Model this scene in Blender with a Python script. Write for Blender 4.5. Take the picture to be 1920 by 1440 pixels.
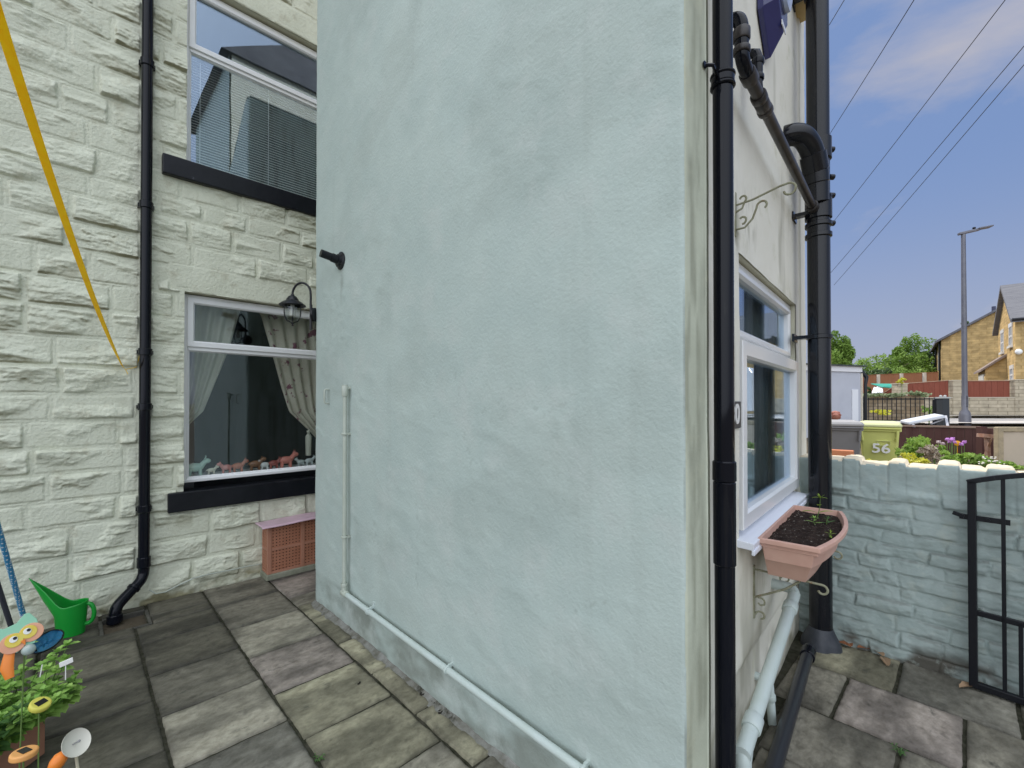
import bpy, bmesh, math, random
import numpy as np
from mathutils import Vector, Matrix
random.seed(7); rng = np.random.default_rng(7)
for o in list(bpy.data.objects): bpy.data.objects.remove(o)
scene = bpy.context.scene; col = scene.collection
R = math.radians

# ---------------------------------------------------------------- camera
EYE = 1.55; FPX = 840.0; AZ = R(45.7); PITCH = R(0.5)
CY = 757 - FPX*math.tan(PITCH)
cam = bpy.data.cameras.new('camera'); camo = bpy.data.objects.new('camera', cam); col.objects.link(camo)
cam.sensor_width = 36; cam.lens = FPX/1920*36
cam.shift_y = (CY-720)/1920
cam.clip_start = .02; cam.clip_end = 3000
camo.location = (0, 0, EYE); camo.rotation_euler = (R(90)+PITCH, 0, AZ-R(90))
scene.camera = camo
# ---------------------------------------------------------------- light
SUN_AZ = 66; SUN_EL = 50
w = bpy.data.worlds.new('World'); scene.world = w; w.use_nodes = True
nt = w.node_tree; nt.nodes.clear()
N = nt.nodes.new; L = nt.links.new
out = N('ShaderNodeOutputWorld'); bg = N('ShaderNodeBackground'); L(bg.outputs[0], out.inputs[0])
sky = N('ShaderNodeTexSky'); sky.sky_type = 'NISHITA'; sky.sun_disc = False
sky.sun_elevation = R(SUN_EL); sky.sun_rotation = R(90-SUN_AZ); sky.air_density = 1.3; sky.dust_density = .6; sky.ozone_density = 2.2
geo = N('ShaderNodeTexCoord')
mp = N('ShaderNodeMapping'); mp.inputs['Scale'].default_value = (1, 1, 2.3); mp.inputs['Location'].default_value = (0.0, 0.0, 0.22); L(geo.outputs['Generated'], mp.inputs[0])
mp.inputs['Rotation'].default_value = (R(8), R(-6), R(20))
n1 = N('ShaderNodeTexNoise'); n1.inputs['Scale'].default_value = 1.9; n1.inputs['Detail'].default_value = 9; n1.inputs['Roughness'].default_value = .58; n1.inputs['Distortion'].default_value = .25
L(mp.outputs[0], n1.inputs[0])
r1 = N('ShaderNodeValToRGB'); r1.color_ramp.elements[0].position = .46; r1.color_ramp.elements[1].position = .64; L(n1.outputs[0], r1.inputs[0])
# added bright cloud patch behind the viewer, unseen, to lift the shaded walls
dot = N('ShaderNodeVectorMath'); dot.operation = 'DOT_PRODUCT'; L(geo.outputs['Generated'], dot.inputs[0]); dot.inputs[1].default_value = (math.cos(R(-157))*.70, math.sin(R(-157))*.70, .714)
mr = N('ShaderNodeMapRange'); mr.interpolation_type = 'SMOOTHSTEP'; L(dot.outputs['Value'], mr.inputs[0]); mr.inputs[1].default_value = .12; mr.inputs[2].default_value = .95
sep = N('ShaderNodeSeparateXYZ'); L(geo.outputs['Generated'], sep.inputs[0])
tint = N('ShaderNodeMix'); tint.data_type = 'RGBA'; tint.blend_type = 'MULTIPLY'; tint.inputs[0].default_value = 1
L(sky.outputs[0], tint.inputs[6]); tint.inputs[7].default_value = (.9, .9, 1.0, 1)
bl0 = N('ShaderNodeMix'); bl0.data_type = 'RGBA'; bl0.inputs[0].default_value = .86; L(tint.outputs[2], bl0.inputs[6]); bl0.inputs[7].default_value = (1.4, 2.1, 3.85, 1)
SKYK = 1.0
mx = N('ShaderNodeMix'); mx.data_type = 'RGBA'; L(r1.outputs[0], mx.inputs[0]); L(bl0.outputs[2], mx.inputs[6]); mx.inputs[7].default_value = (3.55, 3.5, 3.95, 1)
mb = N('ShaderNodeMath'); mb.operation = 'MULTIPLY'; L(r1.outputs[0], mb.inputs[0]); mb.inputs[1].default_value = .85; hzm = N('ShaderNodeMapRange'); hzm.interpolation_type = 'SMOOTHSTEP'; L(sep.outputs[2], hzm.inputs[0]); hzm.inputs[1].default_value = .0; hzm.inputs[2].default_value = .40; hzm.inputs[3].default_value = .55; hzm.inputs[4].default_value = 0
hmx = N('ShaderNodeMath'); hmx.operation = 'MAXIMUM'; L(mb.outputs[0], hmx.inputs[0]); L(hzm.outputs[0], hmx.inputs[1]); L(hmx.outputs[0], mx.inputs[0])
mx2 = N('ShaderNodeMix'); mx2.data_type = 'RGBA'
L(mr.outputs[0], mx2.inputs[0]); L(mx.outputs[2], mx2.inputs[6]); mx2.inputs[7].default_value = (13.2, 14.0, 15.3, 1)
L(mx2.outputs[2], bg.inputs[0]); bg.inputs[1].default_value = .085
sun = bpy.data.lights.new('sun', 'SUN'); suno = bpy.data.objects.new('sun', sun); col.objects.link(suno)
sun.energy = 2.6; sun.angle = R(.5); sun.color = (1, .93, .82)
sd = Vector((math.cos(R(SUN_AZ))*math.cos(R(SUN_EL)), math.sin(R(SUN_AZ))*math.cos(R(SUN_EL)), math.sin(R(SUN_EL))))
suno.rotation_euler = sd.to_track_quat('Z', 'Y').to_euler(); suno.location = (10, 20, 30)
vs = scene.view_settings; vs.view_transform = 'Standard'; vs.look = 'None'; vs.gamma = 1; vs.exposure = .72
scene.render.engine = 'CYCLES'
scene.cycles.max_bounces = 8; scene.cycles.transparent_max_bounces = 12; scene.cycles.diffuse_bounces = 5

# ---------------------------------------------------------------- helpers
def ray(x, y):
    a = (x-960)/FPX; b = (CY-y)/FPX
    fh = math.cos(PITCH)-b*math.sin(PITCH); uz = math.sin(PITCH)+b*math.cos(PITCH)
    return Vector((math.sin(AZ)*a+math.cos(AZ)*fh, -math.cos(AZ)*a+math.sin(AZ)*fh, uz))
def PF(x, y, F):                    # surveyed point at forward distance F
    return Vector((0, 0, EYE))+ray(x, y)*F
def PG(x, F, z=0):
    p = PF(x, 757, F); return Vector((p.x, p.y, z))
class Fr:
    def __init__(s, o, d, n): s.o = Vector((*o, 0)); s.d = Vector((*d, 0)).normalized(); s.n = Vector((*n, 0)).normalized()
    def p(s, a, out, z): return s.o+s.d*a+s.n*out+Vector((0, 0, z))
    def hit(s, x, y, off=0):
        d = ray(x, y); e = Vector((0, 0, EYE)); t = ((s.o+s.n*off-e).dot(s.n))/d.dot(s.n); q = e+d*t
        return (q-s.o).dot(s.d), q.z
YA = 4.487; XB = 1.35
FA = Fr((0, YA), (1, 0), (0, -1)); FB = Fr((XB, 0), (0, 1), (-1, 0))
TC = R(4.5); FC = Fr((0, .548), (math.cos(TC), math.sin(TC)), (math.sin(TC), -math.cos(TC))); FD = Fr((3.58, 0), (0, 1), (-1, 0))

ORG = {}
class MB:
    def __init__(s): s.v = []; s.f = []; s.sm = []
    def add(s, vs, fs, smooth=False):
        b = len(s.v); s.v += [tuple(v) for v in vs]; s.f += [tuple(i+b for i in f) for f in fs]; s.sm += [smooth]*len(fs); return s
    def hexa(s, P):                 # 8 points, bottom 4 then top 4
        return s.add(P, [(0, 3, 2, 1), (4, 5, 6, 7), (0, 1, 5, 4), (1, 2, 6, 5), (2, 3, 7, 6), (3, 0, 4, 7)])
    def box(s, x0, x1, y0, y1, z0, z1):
        return s.hexa([(x0, y0, z0), (x1, y0, z0), (x1, y1, z0), (x0, y1, z0), (x0, y0, z1), (x1, y0, z1), (x1, y1, z1), (x0, y1, z1)])
    def fb(s, F, a0, a1, o0, o1, z0, z1):
        return s.hexa([F.p(a0, o0, z0), F.p(a1, o0, z0), F.p(a1, o1, z0), F.p(a0, o1, z0), F.p(a0, o0, z1), F.p(a1, o0, z1), F.p(a1, o1, z1), F.p(a0, o1, z1)])
    def fframe(s, F, a0, a1, o0, o1, z0, z1, wl, wr=None, wb=None, wt=None):   # mitred picture frame with chamfered inner edge
        wr = wl if wr is None else wr; wb = wl if wb is None else wb; wt = wl if wt is None else wt
        O = [(a0, z0), (a1, z0), (a1, z1), (a0, z1)]; I = [(a0+wl, z0+wb), (a1-wr, z0+wb), (a1-wr, z1-wt), (a0+wl, z1-wt)]
        c = .012; M = [(a0+wl-c, z0+wb-c), (a1-wr+c, z0+wb-c), (a1-wr+c, z1-wt+c), (a0+wl-c, z1-wt+c)]; e = .004
        E = [(a0+e, z0+e), (a1-e, z0+e), (a1-e, z1-e), (a0+e, z1-e)]
        rings = [[F.p(a, o0, z) for a, z in O], [F.p(a, o1-e, z) for a, z in O], [F.p(a, o1, z) for a, z in E], [F.p(a, o1, z) for a, z in M], [F.p(a, o1-.012, z) for a, z in I], [F.p(a, o0, z) for a, z in I]]
        V = [q for r in rings for q in r]; fs = []
        for k in range(6):
            k2 = (k+1) % 6
            for i in range(4):
                j = (i+1) % 4; fs.append((k*4+i, k*4+j, k2*4+j, k2*4+i))
        return s.add(V, fs)
    def beam(s, p, q, wx, wy, up=(0, 0, 1)):
        p = Vector(p); q = Vector(q); d = (q-p).normalized(); u = Vector(up)
        a = d.cross(u)
        if a.length < 1e-4: a = d.cross(Vector((1, 0, 0)))
        a.normalize(); b = a.cross(d).normalized(); a *= wx/2; b *= wy/2
        return s.hexa([p-a-b, p+a-b, p+a+b, p-a+b, q-a-b, q+a-b, q+a+b, q-a+b])
    def tube(s, pts, r, n=12, cap=True, closed=False, smooth=True, flat=1.0):
        pts = [Vector(p) for p in pts]; m = len(pts); rs = r if isinstance(r, (list, tuple)) else [r]*m
        V = []; ref = None
        for i, p in enumerate(pts):
            if closed: t = pts[(i+1) % m]-pts[i-1]
            else: t = (pts[min(i+1, m-1)]-pts[max(i-1, 0)])
            t.normalize()
            if ref is None:
                ref = t.cross(Vector((0, 0, 1)));
                if ref.length < .1: ref = t.cross(Vector((1, 0, 0)))
            ref = (ref-t*ref.dot(t)).normalized(); b = t.cross(ref)
            for k in range(n):
                an = 2*math.pi*k/n; V.append(p+ref*math.cos(an)*rs[i]+b*math.sin(an)*rs[i]*flat)
        F = []
        for i in range(m if closed else m-1):
            j = (i+1) % m
            for k in range(n): F.append((i*n+k, i*n+(k+1) % n, j*n+(k+1) % n, j*n+k))
        s.add(V, F, smooth)
        if cap and not closed:
            b0 = len(s.v)-len(V); s.f += [tuple(b0+k for k in range(n))[::-1], tuple(b0+(m-1)*n+k for k in range(n))]; s.sm += [False, False]
        return s
    def lathe(s, prof, c, n=24, axis=(0, 0, 1), smooth=True):
        ax = Vector(axis).normalized(); c = Vector(c)
        a = ax.cross(Vector((0, 0, 1)))
        if a.length < .1: a = Vector((1, 0, 0))
        a.normalize(); b = ax.cross(a); V = []
        for r, h in prof:
            for k in range(n):
                t = 2*math.pi*k/n; V.append(c+ax*h+a*math.cos(t)*r+b*math.sin(t)*r)
        F = [(i*n+k, i*n+(k+1) % n, (i+1)*n+(k+1) % n, (i+1)*n+k) for i in range(len(prof)-1) for k in range(n)]
        return s.add(V, F, smooth)
    def prism(s, pts, d):            # polygon (3D points) extruded by vector d
        pts = [Vector(p) for p in pts]; d = Vector(d); n = len(pts)
        return s.add(pts+[p+d for p in pts], [tuple(range(n))[::-1], tuple(range(n, 2*n))]+[(i, (i+1) % n, (i+1) % n+n, i+n) for i in range(n)])
    def ball(s, c, r, n=10, sz=(1, 1, 1)):
        c = Vector(c); V = []; F = []
        for i in range(n+1):
            th = math.pi*i/n
            for k in range(n): ph = 2*math.pi*k/n; V.append(c+Vector((math.sin(th)*math.cos(ph)*sz[0], math.sin(th)*math.sin(ph)*sz[1], math.cos(th)*sz[2]))*r)
        for i in range(n):
            for k in range(n): F.append((i*n+k, i*n+(k+1) % n, (i+1)*n+(k+1) % n, (i+1)*n+k))
        return s.add(V, F, True)
    def build(s, name, m, parent=None, bevel=0, recalc=True, mats=None, fm=None):
        me = bpy.data.meshes.new(name)
        if parent is not None: O = ORG[parent.name]
        else:
            A = np.array(s.v); O = Vector(((A[:, 0].min()+A[:, 0].max())/2, (A[:, 1].min()+A[:, 1].max())/2, A[:, 2].min()))
        me.from_pydata([tuple(Vector(v)-O) for v in s.v], [], s.f)
        me.polygons.foreach_set('use_smooth', s.sm)
        if recalc:
            b = bmesh.new(); b.from_mesh(me); bmesh.ops.remove_doubles(b, verts=b.verts, dist=1e-6); bmesh.ops.recalc_face_normals(b, faces=b.faces); b.to_mesh(me); b.free()
        me.materials.append(m)
        if mats:
            for q in mats: me.materials.append(q)
        o = bpy.data.objects.new(name, me); col.objects.link(o); ORG[o.name] = O
        if parent is not None: o.parent = parent
        else: o.location = O
        if any(s.sm):
            try: me.set_sharp_from_angle(angle=R(38))
            except Exception: pass
        if bevel:
            bm_ = o.modifiers.new('bevel', 'BEVEL'); bm_.width = bevel; bm_.segments = 2; bm_.limit_method = 'ANGLE'; bm_.angle_limit = R(40)
        return o
def cr(pts, k=5):                    # smooth curve through the given points
    P_ = [Vector(p) for p in pts]; out = []
    for i in range(len(P_)-1):
        a = P_[max(i-1, 0)]; b = P_[i]; c = P_[i+1]; d = P_[min(i+2, len(P_)-1)]
        for j in range(k):
            t = j/k; out.append(.5*((2*b)+(c-a)*t+(2*a-5*b+4*c-d)*t*t+(3*b-a-3*c+d)*t**3))
    return out+[P_[-1]]
def tag(o, label=None, cat=None, group=None, kind=None):
    if label: o['label'] = label
    if cat: o['category'] = cat
    if group: o['group'] = group
    if kind: o['kind'] = kind
    return o
def thing(name, loc, label, cat, group=None):
    o = bpy.data.objects.new(name, None); o.empty_display_size = .1; col.objects.link(o); o.location = loc; ORG[o.name] = Vector(loc)
    return tag(o, label, cat, group)
def copy_tree(o, parent=None, dloc=None, rz=None):
    c = o.copy(); col.objects.link(c); ORG[c.name] = ORG[o.name]
    if parent: c.parent = parent
    for ch in [q for q in bpy.data.objects if q.parent == o]: copy_tree(ch, c)
    return c
# numpy value noise
def _h(ix, iy, seed):
    n = (ix.astype(np.int64)*374761393+iy.astype(np.int64)*668265263+seed*974634777) & 0xffffffff
    n = ((n ^ (n >> 13))*1274126177) & 0xffffffff
    return ((n ^ (n >> 16)) & 0xffff)/65535.0
def vn(x, y, seed=0):
    ix = np.floor(x); iy = np.floor(y); fx = x-ix; fy = y-iy; fx = fx*fx*fx*(fx*(fx*6-15)+10); fy = fy*fy*fy*(fy*(fy*6-15)+10)
    a = _h(ix, iy, seed); b = _h(ix+1, iy, seed); c = _h(ix, iy+1, seed); d = _h(ix+1, iy+1, seed)
    return (a*(1-fx)+b*fx)*(1-fy)+(c*(1-fx)+d*fx)*fy-.5
def fbm(x, y, seed=0, oct=4, gain=.5):
    s = 0; a = 1.
    for k in range(oct): s = s+a*vn(x*2**k+17.3*k, y*2**k+5.1*k, seed+k); a *= gain
    return s
def ridge(x, y, seed=0, oct=3):
    s = 0; a = 1.
    for k in range(oct): s = s+a*(1-np.abs(vn(x*2**k, y*2**k, seed+k))*4); a *= .5
    return s
def grid_obj(name, P, m, parent=None, mask=None, flip=False, color=None, smooth=True):
    nz, nx = P.shape[:2]; idx = np.arange(nz*nx).reshape(nz, nx)
    q = np.stack([idx[:-1, :-1], idx[:-1, 1:], idx[1:, 1:], idx[1:, :-1]], -1).reshape(-1, 4)
    if mask is not None: q = q[mask.reshape(-1)]
    if flip: q = q[:, ::-1]
    O = ORG[parent.name] if parent is not None else Vector((float(P[..., 0].mean()), float(P[..., 1].mean()), float(P[..., 2].min())))
    V = (P.reshape(-1, 3)-np.array(O)).astype(np.float32)
    me = bpy.data.meshes.new(name); me.vertices.add(len(V)); me.vertices.foreach_set('co', V.ravel())
    me.loops.add(q.size); me.loops.foreach_set('vertex_index', q.ravel().astype(np.int32)); me.polygons.add(len(q))
    me.polygons.foreach_set('loop_start', np.arange(0, q.size, 4, dtype=np.int32)); me.update(calc_edges=True)
    me.polygons.foreach_set('use_smooth', [smooth]*len(q))
    if color is not None:
        at = me.color_attributes.new('stain', 'FLOAT_COLOR', 'POINT'); C = np.ones((len(V), 4), np.float32); C[:, :3] = color.reshape(-1, color.shape[-1] if color.ndim == 3 else 1)
        at.data.foreach_set('color', C.ravel())
    me.materials.append(m); o = bpy.data.objects.new(name, me); col.objects.link(o); ORG[o.name] = O
    if parent is not None: o.parent = parent
    else: o.location = O
    return o

# ---------------------------------------------------------------- materials
def mat(name, c1, c2=None, scale=6., rough=.7, spec=.4, bump=0., bscale=60., bdist=.01, metal=0., coat=0., c3=None, c3scale=2., c3pos=(.55, .7), stretch=(1, 1, 1), transl=0., alpha=1., attr=None, attrcol=None, det=5., wave=None, c3z=None):
    m = bpy.data.materials.new(name); m.use_nodes = True; t = m.node_tree; n = t.nodes; b = n['Principled BSDF']; l = t.links.new
    tc = n.new('ShaderNodeTexCoord'); mp = n.new('ShaderNodeMapping'); l(tc.outputs['Object'], mp.inputs[0]); mp.inputs['Scale'].default_value = stretch
    cur = None
    if c2 is not None:
        no = n.new('ShaderNodeTexNoise'); no.inputs['Scale'].default_value = scale; no.inputs['Detail'].default_value = det; no.inputs['Roughness'].default_value = .6; l(mp.outputs[0], no.inputs[0])
        rp = n.new('ShaderNodeValToRGB'); rp.color_ramp.elements[0].position = .35; rp.color_ramp.elements[1].position = .65
        rp.color_ramp.elements[0].color = (*c1, 1); rp.color_ramp.elements[1].color = (*c2, 1); l(no.outputs[0], rp.inputs[0]); cur = rp.outputs[0]
    if attr:
        va = n.new('ShaderNodeVertexColor'); va.layer_name = attr
        if attrcol == 'mul':
            mm = n.new('ShaderNodeMix'); mm.data_type = 'RGBA'; mm.blend_type = 'MULTIPLY'; mm.inputs[0].default_value = 1
            if cur is None: mm.inputs[6].default_value = (*c1, 1)
            else: l(cur, mm.inputs[6])
            l(va.outputs[0], mm.inputs[7]); cur = mm.outputs[2]
        else:
            mm = n.new('ShaderNodeMix'); mm.data_type = 'RGBA'; l(va.outputs[0], mm.inputs[0])
            if cur is None: mm.inputs[6].default_value = (*c1, 1)
            else: l(cur, mm.inputs[6])
            mm.inputs[7].default_value = (*attrcol, 1); cur = mm.outputs[2]
    if c3 is not None:
        no = n.new('ShaderNodeTexNoise'); no.inputs['Scale'].default_value = c3scale; no.inputs['Detail'].default_value = 8; no.inputs['Roughness'].default_value = .65; l(mp.outputs[0], no.inputs[0])
        rp = n.new('ShaderNodeValToRGB'); rp.color_ramp.elements[0].position = c3pos[0]; rp.color_ramp.elements[1].position = c3pos[1]; l(no.outputs[0], rp.inputs[0])
        fac = rp.outputs[0]
        mm = n.new('ShaderNodeMix'); mm.data_type = 'RGBA'; l(fac, mm.inputs[0])
        if cur is None: mm.inputs[6].default_value = (*c1, 1)
        else: l(cur, mm.inputs[6])
        mm.inputs[7].default_value = (*c3, 1); cur = mm.outputs[2]
    if wave:                          # courses or boards drawn as real joints: (direction, scale, colour, width)
        pass
    if cur is None: b.inputs['Base Color'].default_value = (*c1, 1)
    else: l(cur, b.inputs['Base Color'])
    b.inputs['Roughness'].default_value = rough; b.inputs['Specular IOR Level'].default_value = spec; b.inputs['Metallic'].default_value = metal; b.inputs['Coat Weight'].default_value = coat
    b.inputs['Coat Roughness'].default_value = .12
    if bump:
        no = n.new('ShaderNodeTexNoise'); no.inputs['Scale'].default_value = bscale; no.inputs['Detail'].default_value = 6; no.inputs['Roughness'].default_value = .6; l(mp.outputs[0], no.inputs[0])
        bu = n.new('ShaderNodeBump'); bu.inputs['Strength'].default_value = bump; bu.inputs['Distance'].default_value = bdist; l(no.outputs[0], bu.inputs['Height']); l(bu.outputs[0], b.inputs['Normal'])
    if transl:
        tr = n.new('ShaderNodeBsdfTranslucent'); ms = n.new('ShaderNodeMixShader'); ms.inputs[0].default_value = transl
        if cur is None: tr.inputs[0].default_value = (*c1, 1)
        else: l(cur, tr.inputs[0])
        l(b.outputs[0], ms.inputs[1]); l(tr.outputs[0], ms.inputs[2]); l(ms.outputs[0], n['Material Output'].inputs[0])
    return m
def brickmat(name, c1, c2, mortar, bw, bh, msize=.012, rough=.85, bumpd=.01, axis='XZ', var=.6, rotz=0):
    m = bpy.data.materials.new(name); m.use_nodes = True; t = m.node_tree; n = t.nodes; b = n['Principled BSDF']; l = t.links.new
    tc = n.new('ShaderNodeTexCoord'); vr = n.new('ShaderNodeVectorRotate'); vr.rotation_type = 'Z_AXIS'; vr.inputs['Angle'].default_value = -rotz; l(tc.outputs['Object'], vr.inputs[0])
    sp = n.new('ShaderNodeSeparateXYZ'); l(vr.outputs[0], sp.inputs[0]); cb = n.new('ShaderNodeCombineXYZ')
    ad = n.new('ShaderNodeMath'); ad.operation = 'ADD'; l(sp.outputs[0], ad.inputs[0]); l(sp.outputs[1], ad.inputs[1])
    l(ad.outputs[0], cb.inputs[0]); l(sp.outputs[2], cb.inputs[1])
    br = n.new('ShaderNodeTexBrick'); br.inputs['Scale'].default_value = 1; br.inputs['Brick Width'].default_value = bw; br.inputs['Row Height'].default_value = bh; br.inputs['Mortar Size'].default_value = msize; br.inputs['Mortar Smooth'].default_value = .3
    br.inputs['Color1'].default_value = (*c1, 1); br.inputs['Color2'].default_value = (*c2, 1); br.inputs['Mortar'].default_value = (*mortar, 1); l(cb.outputs[0], br.inputs[0])
    no = n.new('ShaderNodeTexNoise'); no.inputs['Scale'].default_value = 3; no.inputs['Detail'].default_value = 8; l(tc.outputs['Object'], no.inputs[0])
    rp = n.new('ShaderNodeValToRGB'); rp.color_ramp.elements[0].position = .3; rp.color_ramp.elements[1].position = .7; rp.color_ramp.elements[0].color = (var, var, var, 1); l(no.outputs[0], rp.inputs[0])
    mm = n.new('ShaderNodeMix'); mm.data_type = 'RGBA'; mm.blend_type = 'MULTIPLY'; mm.inputs[0].default_value = 1; l(br.outputs[0], mm.inputs[6]); l(rp.outputs[0], mm.inputs[7]); l(mm.outputs[2], b.inputs['Base Color'])
    bu = n.new('ShaderNodeBump'); bu.inputs['Distance'].default_value = bumpd; bu.invert = True; l(br.outputs['Fac'], bu.inputs['Height']); l(bu.outputs[0], b.inputs['Normal'])
    b.inputs['Roughness'].default_value = rough; b.inputs['Specular IOR Level'].default_value = .2
    return m
def glassmat(name, ior=1.75, tint=(.95, .97, .96), rough=0.0, gcol=(.85, .92, 1)):
    m = bpy.data.materials.new(name); m.use_nodes = True; t = m.node_tree; n = t.nodes; l = t.links.new; n.remove(n['Principled BSDF'])
    tr = n.new('ShaderNodeBsdfTransparent'); tr.inputs[0].default_value = (*tint, 1); gl = n.new('ShaderNodeBsdfGlossy'); gl.inputs['Roughness'].default_value = rough
    f0 = ((ior-1)/(ior+1))**2; ge = n.new('ShaderNodeNewGeometry'); dt = n.new('ShaderNodeVectorMath'); dt.operation = 'DOT_PRODUCT'; l(ge.outputs['Normal'], dt.inputs[0]); l(ge.outputs['Incoming'], dt.inputs[1])
    ab = n.new('ShaderNodeMath'); ab.operation = 'ABSOLUTE'; l(dt.outputs['Value'], ab.inputs[0]); om = n.new('ShaderNodeMath'); om.operation = 'SUBTRACT'; om.inputs[0].default_value = 1; l(ab.outputs[0], om.inputs[1])
    pw = n.new('ShaderNodeMath'); pw.operation = 'POWER'; l(om.outputs[0], pw.inputs[0]); pw.inputs[1].default_value = 5; fr = n.new('ShaderNodeMath'); fr.operation = 'MULTIPLY_ADD'; l(pw.outputs[0], fr.inputs[0]); fr.inputs[1].default_value = 1-f0; fr.inputs[2].default_value = f0
    gl.inputs[0].default_value = (*gcol, 1); ms = n.new('ShaderNodeMixShader'); l(fr.outputs[0], ms.inputs[0]); l(tr.outputs[0], ms.inputs[1]); l(gl.outputs[0], ms.inputs[2]); l(ms.outputs[0], n['Material Output'].inputs[0])
    no = n.new('ShaderNodeTexNoise'); no.inputs['Scale'].default_value = 1.6; bu = n.new('ShaderNodeBump'); bu.inputs['Strength'].default_value = .06; bu.inputs['Distance'].default_value = .02
    tc = n.new('ShaderNodeTexCoord'); l(tc.outputs['Object'], no.inputs[0]); l(no.outputs[0], bu.inputs['Height']); l(bu.outputs[0], gl.inputs['Normal'])
    return m
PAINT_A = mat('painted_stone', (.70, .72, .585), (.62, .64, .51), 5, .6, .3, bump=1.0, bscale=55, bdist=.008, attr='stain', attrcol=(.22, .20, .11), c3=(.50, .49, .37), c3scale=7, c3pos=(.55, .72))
PAINT_B = mat('painted_render', (.41, .487, .458), (.455, .53, .495), 2.4, .65, .25, bump=.6, bscale=60, bdist=.005, attr='stain', attrcol=(.15, .155, .125), c3=(.475, .53, .50), c3scale=4, c3pos=(.52, .75))
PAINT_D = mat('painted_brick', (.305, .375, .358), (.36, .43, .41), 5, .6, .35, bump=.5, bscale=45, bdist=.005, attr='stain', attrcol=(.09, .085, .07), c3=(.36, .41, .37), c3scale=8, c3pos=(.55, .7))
BLACK = mat('black_plastic_pipe', (.006, .007, .011), rough=.06, spec=.22, bump=.05, bscale=60, bdist=.002, c3=(.03, .03, .03), c3scale=26, c3pos=(.64, .82), stretch=(1, 1, .12))
BLACKP = mat('black_gloss_paint', (.005, .006, .009), (.009, .010, .014), 9, .35, .3, bump=.35, bscale=30, bdist=.004, c3=(.09, .09, .11), c3scale=14, c3pos=(.68, .76))
IRON = mat('black_iron', (.006, .007, .010), rough=.35, spec=.35, bump=.2, bscale=70, bdist=.002)
DULL = mat('weathered_pipe', (.05, .043, .04), (.022, .02, .02), 7, .35, .4, c3=(.012, .012, .015), c3scale=5)
UPVC = mat('white_window_plastic', (.78, .79, .79), rough=.28, spec=.5, coat=.2, c3=(.6, .58, .5), c3scale=8, c3pos=(.66, .85))
SILLW = mat('white_sill_plastic', (.74, .77, .84), rough=.4, spec=.4, c3=(.35, .34, .33), c3scale=14, c3pos=(.66, .76))
PIPEP = mat('painted_waste_pipe', (.46, .50, .44), (.40, .44, .37), 9, .4, .4, bump=.15, bscale=60, bdist=.002)
PIPEB = mat('grey_blue_painted_pipe', (.50, .57, .55), (.46, .53, .49), 7, .38, .4, bump=.2, bscale=60, bdist=.002, c3=(.3, .33, .28), c3scale=11, c3pos=(.66, .76))
GLASS = glassmat('window_glass')
GLASS2 = glassmat('upper_window_glass', 2.75, gcol=(.70, .84, 1))
# ---------------------------------------------------------------- ground and paving
def hz(x, y):
    return np.where(x < 3.85, -.03, np.clip(.2+(x-4.5)*.062, .18, .85))+0*y
xs = np.concatenate([np.linspace(-60, -4, 15), np.linspace(-3.5, 3.80, 40), [3.86], np.linspace(4.1, 20, 50), np.linspace(22, 120, 40), [200, 500, 1500]])
ys = np.concatenate([[-1500, -400, -150], np.linspace(-80, 80, 81), [150, 400, 1500]])
X, Y = np.meshgrid(xs, ys); Z = hz(X, Y)+np.where(X > 4, .012*fbm(X*.7, Y*.7, 3), 0)
SOILG = mat('garden_soil_ground', (.085, .07, .05), (.13, .11, .08), 1.5, .95, .1, bump=.6, bscale=12, bdist=.03)
tag(grid_obj('ground', np.stack([X, Y, Z], -1), SOILG), kind='structure')
PAVE = mat('riven_paving', (1.05, 1.05, 1.02), (.64, .63, .59), 24, .72, .4, bump=1.0, bscale=38, bdist=.006, attr='stain', attrcol='mul', c3=(.048, .047, .037), c3scale=11, c3pos=(.59, .74), stretch=(.7, 1, 1), det=9.)
V = []; Q = []; Cc = []; nv = 0
def slab(x0, x1, y0, y1, tone, k=14):
    global nv
    g = .0055; x0 += g; x1 -= g; y0 += g; y1 -= g
    if x1-x0 < .03 or y1-y0 < .03: return
    nx = max(4, int((x1-x0)/.014)); ny = max(4, int((y1-y0)/.014)); e = .004
    ax = np.concatenate([[x0, x0+e], np.linspace(x0+.012, x1-.012, nx), [x1-e, x1]]); ay = np.concatenate([[y0, y0+e], np.linspace(y0+.012, y1-.012, ny), [y1-e, y1]])
    gx, gy = np.meshgrid(ax, ay); sd_ = random.randint(0, 99)
    jx = .0055*vn(gx*9, gy*9, sd_)*(1)+.003*vn(gx*45, gy*45, sd_); z = .0042*fbm(gx*5+sd_, gy*11, sd_, 6, .58)+random.uniform(-.002, .002)+random.uniform(-.003, .003)*(gx-x0)
    edge = np.minimum(np.minimum(gx-x0, x1-gx), np.minimum(gy-y0, y1-gy)); z = z-np.where(edge < 1e-6, .03, np.where(edge < .006, .003, 0))
    P = np.stack([gx+jx, gy+jx, z], -1); h, w_ = gx.shape; idx = np.arange(h*w_).reshape(h, w_)+nv
    V.append(P.reshape(-1, 3)); Q.append(np.stack([idx[:-1, :-1], idx[:-1, 1:], idx[1:, 1:], idx[1:, :-1]], -1).reshape(-1, 4)); nv += h*w_
    wet = np.clip(.5+1.5*fbm(gx*3+sd_, gy*7, sd_+5, 5), 0, 1)[..., None]
    edged = np.clip(edge/.05+.35*vn(gx*18, gy*18, 4)+.25, .0, 1)[..., None]
    spk = np.clip((vn(gx*60, gy*60, sd_+9)+.12*fbm(gx*9, gy*9, 3)-.36)*8, 0, 1)[..., None]; c = np.array(tone)*(.55+.65*wet)*(.55+.45*edged)*(1-.35*spk); Cc.append(c.reshape(-1, 3))
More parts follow.
